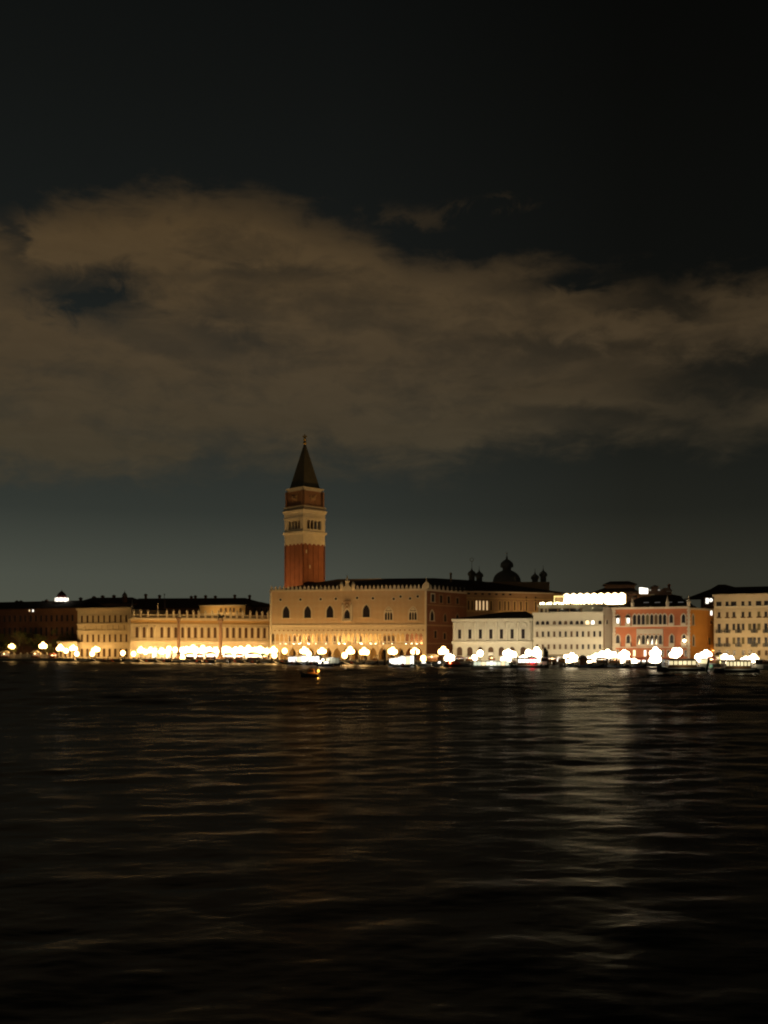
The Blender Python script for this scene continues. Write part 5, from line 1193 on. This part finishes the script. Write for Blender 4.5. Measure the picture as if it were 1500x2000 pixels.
def motor_boat(u0, u1, Y, label, hm, lit=None, flip=False, extra=None):
    L = (u1-u0)/F*Y; uc = (u0+u1)/2
    r = thing('motor_boat', label, 'boat', (X(uc, Y), Y, 0), pi if flip else 0, 'small motor boats near the quay')
    part('hull', MB().loft(hull(L, max(1.8, L*.27), -.3, .75, .5, .05, raise_b=.55, raise_s=0)), hm, r)
    part('deck', MB().box(-L*.42, L*.1, -L*.1, L*.1, .76, .84), WOOD, r)
    c = part('cabin', MB().add([(-L*.25, -L*.10, .84), (L*.14, -L*.09, .84), (L*.14, L*.09, .84), (-L*.25, L*.10, .84), (-L*.23, -L*.085, 1.75), (L*.04, -L*.075, 1.75), (L*.04, L*.075, 1.75), (-L*.23, L*.085, 1.75)], [(3, 2, 1, 0), (4, 5, 6, 7), (0, 1, 5, 4), (1, 2, 6, 5), (2, 3, 7, 6), (3, 0, 4, 7)]), WHITEP if lit else WOOD, r)
    for s in (-1, 1): obj('window', MB().add([(-L*.2, s*L*.099, 1.05), (L*.07, s*L*.094, 1.05), (L*.02, s*L*.088, 1.6), (-L*.19, s*L*.092, 1.6)], [(0, 1, 2, 3)]).mesh('window', lit or GLASS), c)
    part('roof', MB().box(-L*.26, L*.06, -L*.1, L*.1, 1.76, 1.86), WHITEP if lit else HULL, r)
    part('rail', MB().tube((L*.2, -L*.07, .9), (L*.2, -L*.07, 1.4), .03).tube((L*.2, -L*.07, 1.4), (L*.42, -.1, 1.75), .03).tube((L*.42, -.1, 1.1), (L*.42, -.1, 1.75), .03), LEAD, r)
    if extra: extra(r, L)
    return r
motor_boat(618, 652, 336, 'navy motor boat with bright white lit bow left of the palace centre', HULLB, PANELX, True, lambda r, L: part('deck_light', MB().sphere(L*.3, .6, 1.5, .45, 10, 7).sphere(L*.12, .8, 2.2, .35, 10, 7), GLOBEC, r))
def lantern_(r, L):
    part('lantern', MB().lathe([(.05, -.15), (.22, 0), (.26, .3), (.1, .5), (.03, .6)], 8, 0, -.3), ORLAMP, r, (-L*.44, 0, 1.1))
    light('lantern_light', 'POINT', (r.location.x+L*.44, r.location.y-.75, 1.2), 260, (1, .42, .06), radius=.2)
    part('lantern_post', MB().tube((0, -.3, -.4), (0, -.3, -.14), .05), IRON, r, (-L*.44, 0, 1.1))
motor_boat(587, 624, 212, 'unlit dark boat alone on the water with an orange stern lantern', HULL, None, True, lantern_)
motor_boat(815, 844, 338, 'white lit motor boat moored right of the sloped canopy stage', WHITEP, PANELX)
motor_boat(847, 866, 336, 'short white lit motor boat beside the long dark barge', WHITEP, PANELX, True)
motor_boat(1073, 1092, 312, 'grey white motor boat moored before the lit kiosk', WHITEP, None)
def barge(u0, u1, Y, label):
    L = (u1-u0)/F*Y; uc = (u0+u1)/2
    r = thing('work_barge', label, 'barge', (X(uc, Y), Y, 0))
    part('hull', MB().loft(hull(L, 2.6, -.3, .85, .3, .1, raise_b=.7, raise_s=.2, flat=.85)), HULL, r)
    part('cargo', MB().ext([(-L*.25, .7), (L*.12, .7), (L*.08, 1.55), (-L*.08, 1.9), (-L*.22, 1.4)], -.9, .9), REDC, r)
    part('engine_box', MB().box(-L*.42, -L*.32, -.6, .6, .7, 1.7), WOOD, r)
    part('red_lamp', MB().sphere(-L*.27, -1.35, 1.35, .26, 8, 6), glow('red_orange_lamp_glass', (1, .22, .08), 14), r)
barge(866, 920, 326, 'long low black barge with rusty cargo before the brick canal side')

# ------------------------------------------------------------------ landing stages, kiosks and huts
def landing_stage(u0, u1, Y, va, vb, label, slope=0, panel=PANEL, nz=7, hm=PONT):
    """Floating stage: pontoon, posts, lit glass walls and roof. va, vb: photo rows of roof and deck."""
    L = (u1-u0)/F*Y; uc = (u0+u1)/2; zr, zd = Z(va, Y), max(.55, Z(vb, Y))
    r = thing('landing_stage', label, 'landing stage', (X(uc, Y), Y, 0), 0, 'floating landing stages')
    part('pontoon', MB().box(-L/2, L/2, -2.6, 2.6, -.5, zd-.1).box(-L/2-.15, L/2+.15, -2.75, 2.75, zd-.1, zd), hm, r)
    a, b = -L/2+.5, L/2-.5
    zl = zr-slope; top = lambda x: zl+(zr-zl)*(x-a)/(b-a)
    w = (b-a)/nz
    for i in range(nz):
        x0, x1 = a+i*w+.09, a+(i+1)*w-.09
        p = part('lit_panel', MB().add([(x0, -1.7, zd+.15), (x1, -1.7, zd+.15), (x1, -1.7, top(x1)-.15), (x0, -1.7, top(x0)-.15), (x0, -1.6, zd+.15), (x1, -1.6, zd+.15), (x1, -1.6, top(x1)-.15), (x0, -1.6, top(x0)-.15)], [(0, 1, 2, 3), (7, 6, 5, 4), (0, 4, 5, 1), (1, 5, 6, 2), (2, 6, 7, 3), (3, 7, 4, 0)]), panel if (i*7+int(u0)) % 5 else LITW, r)
    for i in range(nz+1):
        x = a+i*w; part('post', MB().box(x-.06, x+.06, -1.74, -1.58, zd, top(x)-.02), LEAD, r)
    part('roof', MB().add([(a-.7, -2.3, zl), (b+.7, -2.3, zr), (b+.7, 2.3, zr), (a-.7, 2.3, zl), (a-.7, -2.3, zl+.18), (b+.7, -2.3, zr+.18), (b+.7, 2.3, zr+.18), (a-.7, 2.3, zl+.18)], [(3, 2, 1, 0), (4, 5, 6, 7), (0, 1, 5, 4), (1, 2, 6, 5), (2, 3, 7, 6), (3, 0, 4, 7)]), WHITEP, r)
    part('back_wall', MB().box(a, b, 1.5, 1.6, zd, min(zl, zr)-.02), WHITEP, r)
    part('gangway', MB().box(-1, 1, 2.6, quay(uc)-Y+.6, zd, zd+.12), WOOD, r)
    light('stage_light', 'POINT', (X(uc, Y), Y-2.9, zr-.4), 120, (1, .92, .75), radius=.6)
    return r
landing_stage(561, 627, 372, 1281, 1293, 'glowing white landing stage with flat roof before the palace left half', .3)
landing_stage(628, 666, 360, 1285, 1298.5, 'grey green glass shelter on the water beside the glowing landing stage', 0, mat('dim_shelter_glass', (.36, .37, .31), .5, emit=(.8, .75, .5), strength=.12), 5)
landing_stage(757, 811, 345, 1279.5, 1299, 'bright white landing stage with sloping canopy between two dark piles', 1.2, PANELX, 6)
landing_stage(921, 996, 318, 1291.5, 1301, 'long low pale green landing stage with white lights before the prison', 0, glow('pale_green_lit_panel', (.95, 1, .72), .8), 9)
landing_stage(1292, 1316, 276, 1288, 1308, 'blazing white glass landing stage behind the bow of the yellow lit water bus', 0, PANELX, 4)
landing_stage(1453, 1474, 258, 1296, 1311, 'bright white landing stage behind the right water bus', 0, PANELX, 3)
landing_stage(1356, 1392, 284, 1297, 1309, 'green draped low landing stage between the two right water buses', 0, mat('glowing_green_drape', (.16, .34, .2), .7, emit=(.35, .7, .4), strength=.12), 4)  # drape cloth glows faintly by itself in place of light falling on it

def kiosk(u, v0, v1, wpx, label, dy=6, awn=CANVAS, lit=PANEL, lamp_p=120, deep=2.2):
    Y = quay(u)+dy; k = Y/F; w = wpx*k/2; h = Z(v0, Y)-GROUND
    r = thing('market_kiosk', label, 'kiosk', (X(u, Y), Y, GROUND), 0, 'lit market kiosks on the quay')
    part('counter', MB().box(-w*.92, w*.92, -deep/2, deep/2, 0, .95).box(-w*.97, w*.97, -deep/2-.12, deep/2, .95, 1.02), WOOD, r)
    part('lit_back_panel', MB().box(-w*.9, w*.9, deep/2-.12, deep/2-.04, 1.03, h*.78), lit, r)
    for x in (-w*.93, w*.93):
        for y in (-deep/2, deep/2-.1): part('post', MB().box(x-.05, x+.05, y, y+.1, 0 if y < 0 else 1.03, h*.8), IRON, r)
    part('awning', MB().add([(-w*1.12, -deep/2-.7, h*.74), (w*1.12, -deep/2-.7, h*.74), (w*1.05, deep/2+.3, h*.8), (-w*1.05, deep/2+.3, h*.8), (-w*.5, 0, h), (w*.5, 0, h), (-w*1.12, -deep/2-.7, h*.66), (w*1.12, -deep/2-.7, h*.66)], [(0, 1, 5, 4), (1, 2, 5), (2, 3, 4, 5), (3, 0, 4), (6, 7, 1, 0)]), awn, r)
    part('hanging_bulb', MB().sphere(0, -deep*.3, h*.62, .22, 8, 6), GLOBE, r)
    gd = MB(); rd = random.Random(int(u))
    for i in range(9): x = -w*.85+i*w*1.7/8; gd.sphere(x, -deep*.35, 1.12, rd.uniform(.1, .2), 7, 5)
    part('goods', gd, REDC, r)
    light('kiosk_light', 'POINT', (X(u, Y), Y-deep*.35, GROUND+h*.55), lamp_p, (1, .86, .6), radius=.3)
for a in ((9, 1271, 1286, 17, 'pale awning kiosk at the far left end of the garden wall', 2, CANVAS, mat('dim_lit_boards', (.5, .4, .3), .8, emit=(1, .75, .45), strength=.12), 25),
          (69, 1270.5, 1286, 13, 'pale awning kiosk left of the green sapling lamp', 2, CANVAS, MATS['dim_lit_boards'], 25),
          (103, 1276, 1289, 12, 'small kiosk with bare bulbs just left of the bright lamp group', 3, REDC, LITW, 40),
          (371, 1274, 1289, 17, 'lit kiosk first right of the saint column', 3, CANVAS, PANELX, 160), (391, 1276, 1289, 15, 'lit kiosk midway between the statue columns', 3, REDC, PANEL, 160), (412, 1272, 1289, 20, 'largest lit kiosk, just left of the lion column', 3, CANVAS, PANELX, 200),
          (447, 1275, 1290, 16, 'lit kiosk first right of the lion column', 3, CANVAS, PANELX, 160), (467, 1276, 1290, 15, 'lit kiosk second right of the lion column', 3, REDC, PANEL, 160), (495, 1273, 1290, 26, 'widest lit kiosk near the right end of the arcade', 3, CANVAS, PANELX, 220),
          (517, 1277, 1291, 9, 'narrow lit kiosk between library and gothic palace', 3, GREENT, LITW, 80),
          (733, 1283, 1294, 9, 'small lit kiosk before the twelfth palace arch', 4, CANVAS, PANEL, 60),
          (843, 1277, 1296, 24, 'broad tan awning kiosk before the brick canal side', 5, CANVAS, MATS['dim_lit_boards'], 90),
          (897, 1282, 1297, 19, 'white lit kiosk before the first prison doorways', 4, REDC, PANELX, 120), (917, 1281, 1297, 17, 'white lit kiosk before the second prison doorway', 4, CANVAS, PANELX, 120), (960, 1280, 1300, 13, 'kiosk with white panel and dark red skirt before the fourth prison doorway', 4, CANVAS, mat('white_board', (.6, .6, .58), .7), 60),
          (1078, 1281, 1301, 18, 'peach lit ticket kiosk right of the dark piles', 3, CANVAS, glow('peach_lit_panel', (1, .78, .52), 1.3), 90), (1097, 1284, 1301, 14, 'glass kiosk with grey posts right of the peach lit kiosk', 3, PALE, LITWH, 120),
          (1175, 1283, 1302, 24, 'dazzling white kiosk before the grey gap', 3, CANVAS, PANELX, 500), (1200, 1284, 1302, 22, 'dazzling white kiosk at the corner of the pink palace', 3, CANVAS, PANELX, 500), (1226, 1289, 1302, 12, 'small white kiosk left of the pink palace awning', 3, PALE, PANELX, 160),
          (1388, 1282, 1302, 17, 'red awning kiosk under the orange alley wall', 4, REDC, LITWH, 90), (1436, 1289, 1304, 14, 'yellow lit kiosk behind the right water bus', 4, GREENT, LITY, 60), (1494, 1292, 1308, 22, 'white lit kiosk at the right edge of the quay', 4, REDC, PANELX, 120)):
    kiosk(a[0], a[1], a[2], a[3], a[4], a[5], a[6], a[7], a[8])
def hut():
    u = 1138.5; Y = quay(u)-3; k = Y/F; r = thing('gabled_hut', 'small red brown boarded hut with dark gabled roof on the quay edge', 'hut', (X(u, Y), Y, .6))
    w = 7*k; h = Z(1286, Y)-.6; ap = Z(1280.5, Y)-.6
    part('walls', MB().ext([(-w, 0), (w, 0), (w, h), (0, ap-.2), (-w, h)], -1.3, 1.3), HUTW, r)
    part('roof', MB().ext([(-w*1.55, h-.35), (0, ap), (w*1.55, h-.35), (w*1.55, h-.15), (0, ap+.2), (-w*1.55, h-.15)], -1.6, 1.6), ROOF, r)
    d = part('door', MB().box(-.5, .5, -1.36, -1.29, .05, 2.0), WOOD, r); obj('handle', MB().sphere(.35, -1.4, 1.0, .06, 8, 6).mesh('handle', GOLD), d)
    part('platform', MB().box(-w*1.6, w*1.6, -2.2, 1.8, -.2, 0), TIMBER, r)
    for x in (-w*1.3, w*1.3): part('pile', MB().lathe([(.2, -1.6), (.2, -.2)], 8, x, -1.8), TIMBER, r)
hut()
def patio_umbrella(u, v, label, m=SHUT):
    Y = quay(u)+3; z = Z(v, Y)-GROUND; r = thing('patio_umbrella', label, 'umbrella', (X(u, Y), Y, GROUND))
    part('pole', MB().lathe([(.3, 0), (.3, .1), (.05, .12), (.04, z)], 8), IRON, r)
    part('canopy', MB().lathe([(1.9, z-.7), (1.85, z-.55), (.9, z-.2), (.05, z+.1)], 8, smooth=False), m, r)
for u, v, w in ((1153, 1286, 'dark umbrella right of the gabled hut'), (1109, 1284, 'dark umbrella left of the gabled hut'), (351, 1274, 'dark red umbrella at the foot of the saint column'), (513, 1276, 'green umbrella beside the narrow kiosk')): patio_umbrella(u, v, w, GREENT if 'green' in w else SHUT)
cv = Fac(1397, 300, 1406, 299); rr_ = cv.root('pale_ticket_booth', 'narrow pale green ticket booth left of the right water bus', 'booth')
cv.part('booth_walls', MB().box(0, cv.L, 0, 1.6, 0, 2.6), mat('pale_green_booth_paint', (.42, .42, .25), .7), rr_); cv.part('booth_roof', MB().ext([(-.3, 2.6), (cv.L+.3, 2.6), (cv.L/2, 3.4)], -.3, 1.9), ROOF, rr_)
cv.part('booth_window', MB().box(.25, cv.L-.25, -.04, .05, 1.1, 2.1), LITY, rr_)

# ------------------------------------------------------------------ added area lights without fixtures, aimed at the fronts from the quay
def facade_fill(f, ua, ub, n, dist, h, aim, p, col, w=6):
    for i in range(n):
        u = ua+(ub-ua)*(i+.5)/n; x = f.s(u)
        light('added_facade_light', 'AREA', f.world(x, -dist, h), p, col, target=f.world(x, 0, aim), size=(w, .6), spread=radians(160))
OR = (1, .46, .08)
facade_fill(FPAL, 528, 833, 6, 17, 3.5, 14, 110, OR)
facade_fill(Fac(151, 468, 257, 455), 151, 257, 2, 13, 3.5, 10, 480, OR)
facade_fill(Fac(255.5, 445, 529, 466), 255, 529, 5, 11, 3.5, 9, 300, (1, .47, .09))
facade_fill(Fac(884, 374, 1040.5, 364), 884, 1040, 3, 11, 1.5, 10, 620, (1, .78, .46))
facade_fill(Fac(1041, 360, 1178, 351), 1041, 1190, 3, 11, 1.5, 12, 300, (1, .76, .46))
facade_fill(Fac(1197, 348, 1346, 338), 1197, 1346, 3, 11, 1.5, 12, 190, (1, .76, .5))
facade_fill(Fac(1394.5, 345, 1530, 336), 1394, 1530, 3, 16, 3.5, 14, 720, (1, .66, .28))
facade_fill(Fac(833, 408.2, 911, 432), 846, 872, 1, 26, 4, 15, 900, (1, .56, .24))
facade_fill(Fac(-70, 508, 152, 482), 0, 140, 3, 14, 9, 13, 60, (1, .5, .25))
facade_fill(FPAL, 600, 833, 6, 8, 1.0, 12, 380, (1, .50, .14))
facade_fill(FPAL, 528, 600, 2, 8, 1.0, 12, 230, (1, .50, .14))
facade_fill(Fac(255.5, 445, 529, 466), 255, 529, 7, 8, 1.2, 10, 460, (1, .52, .15))
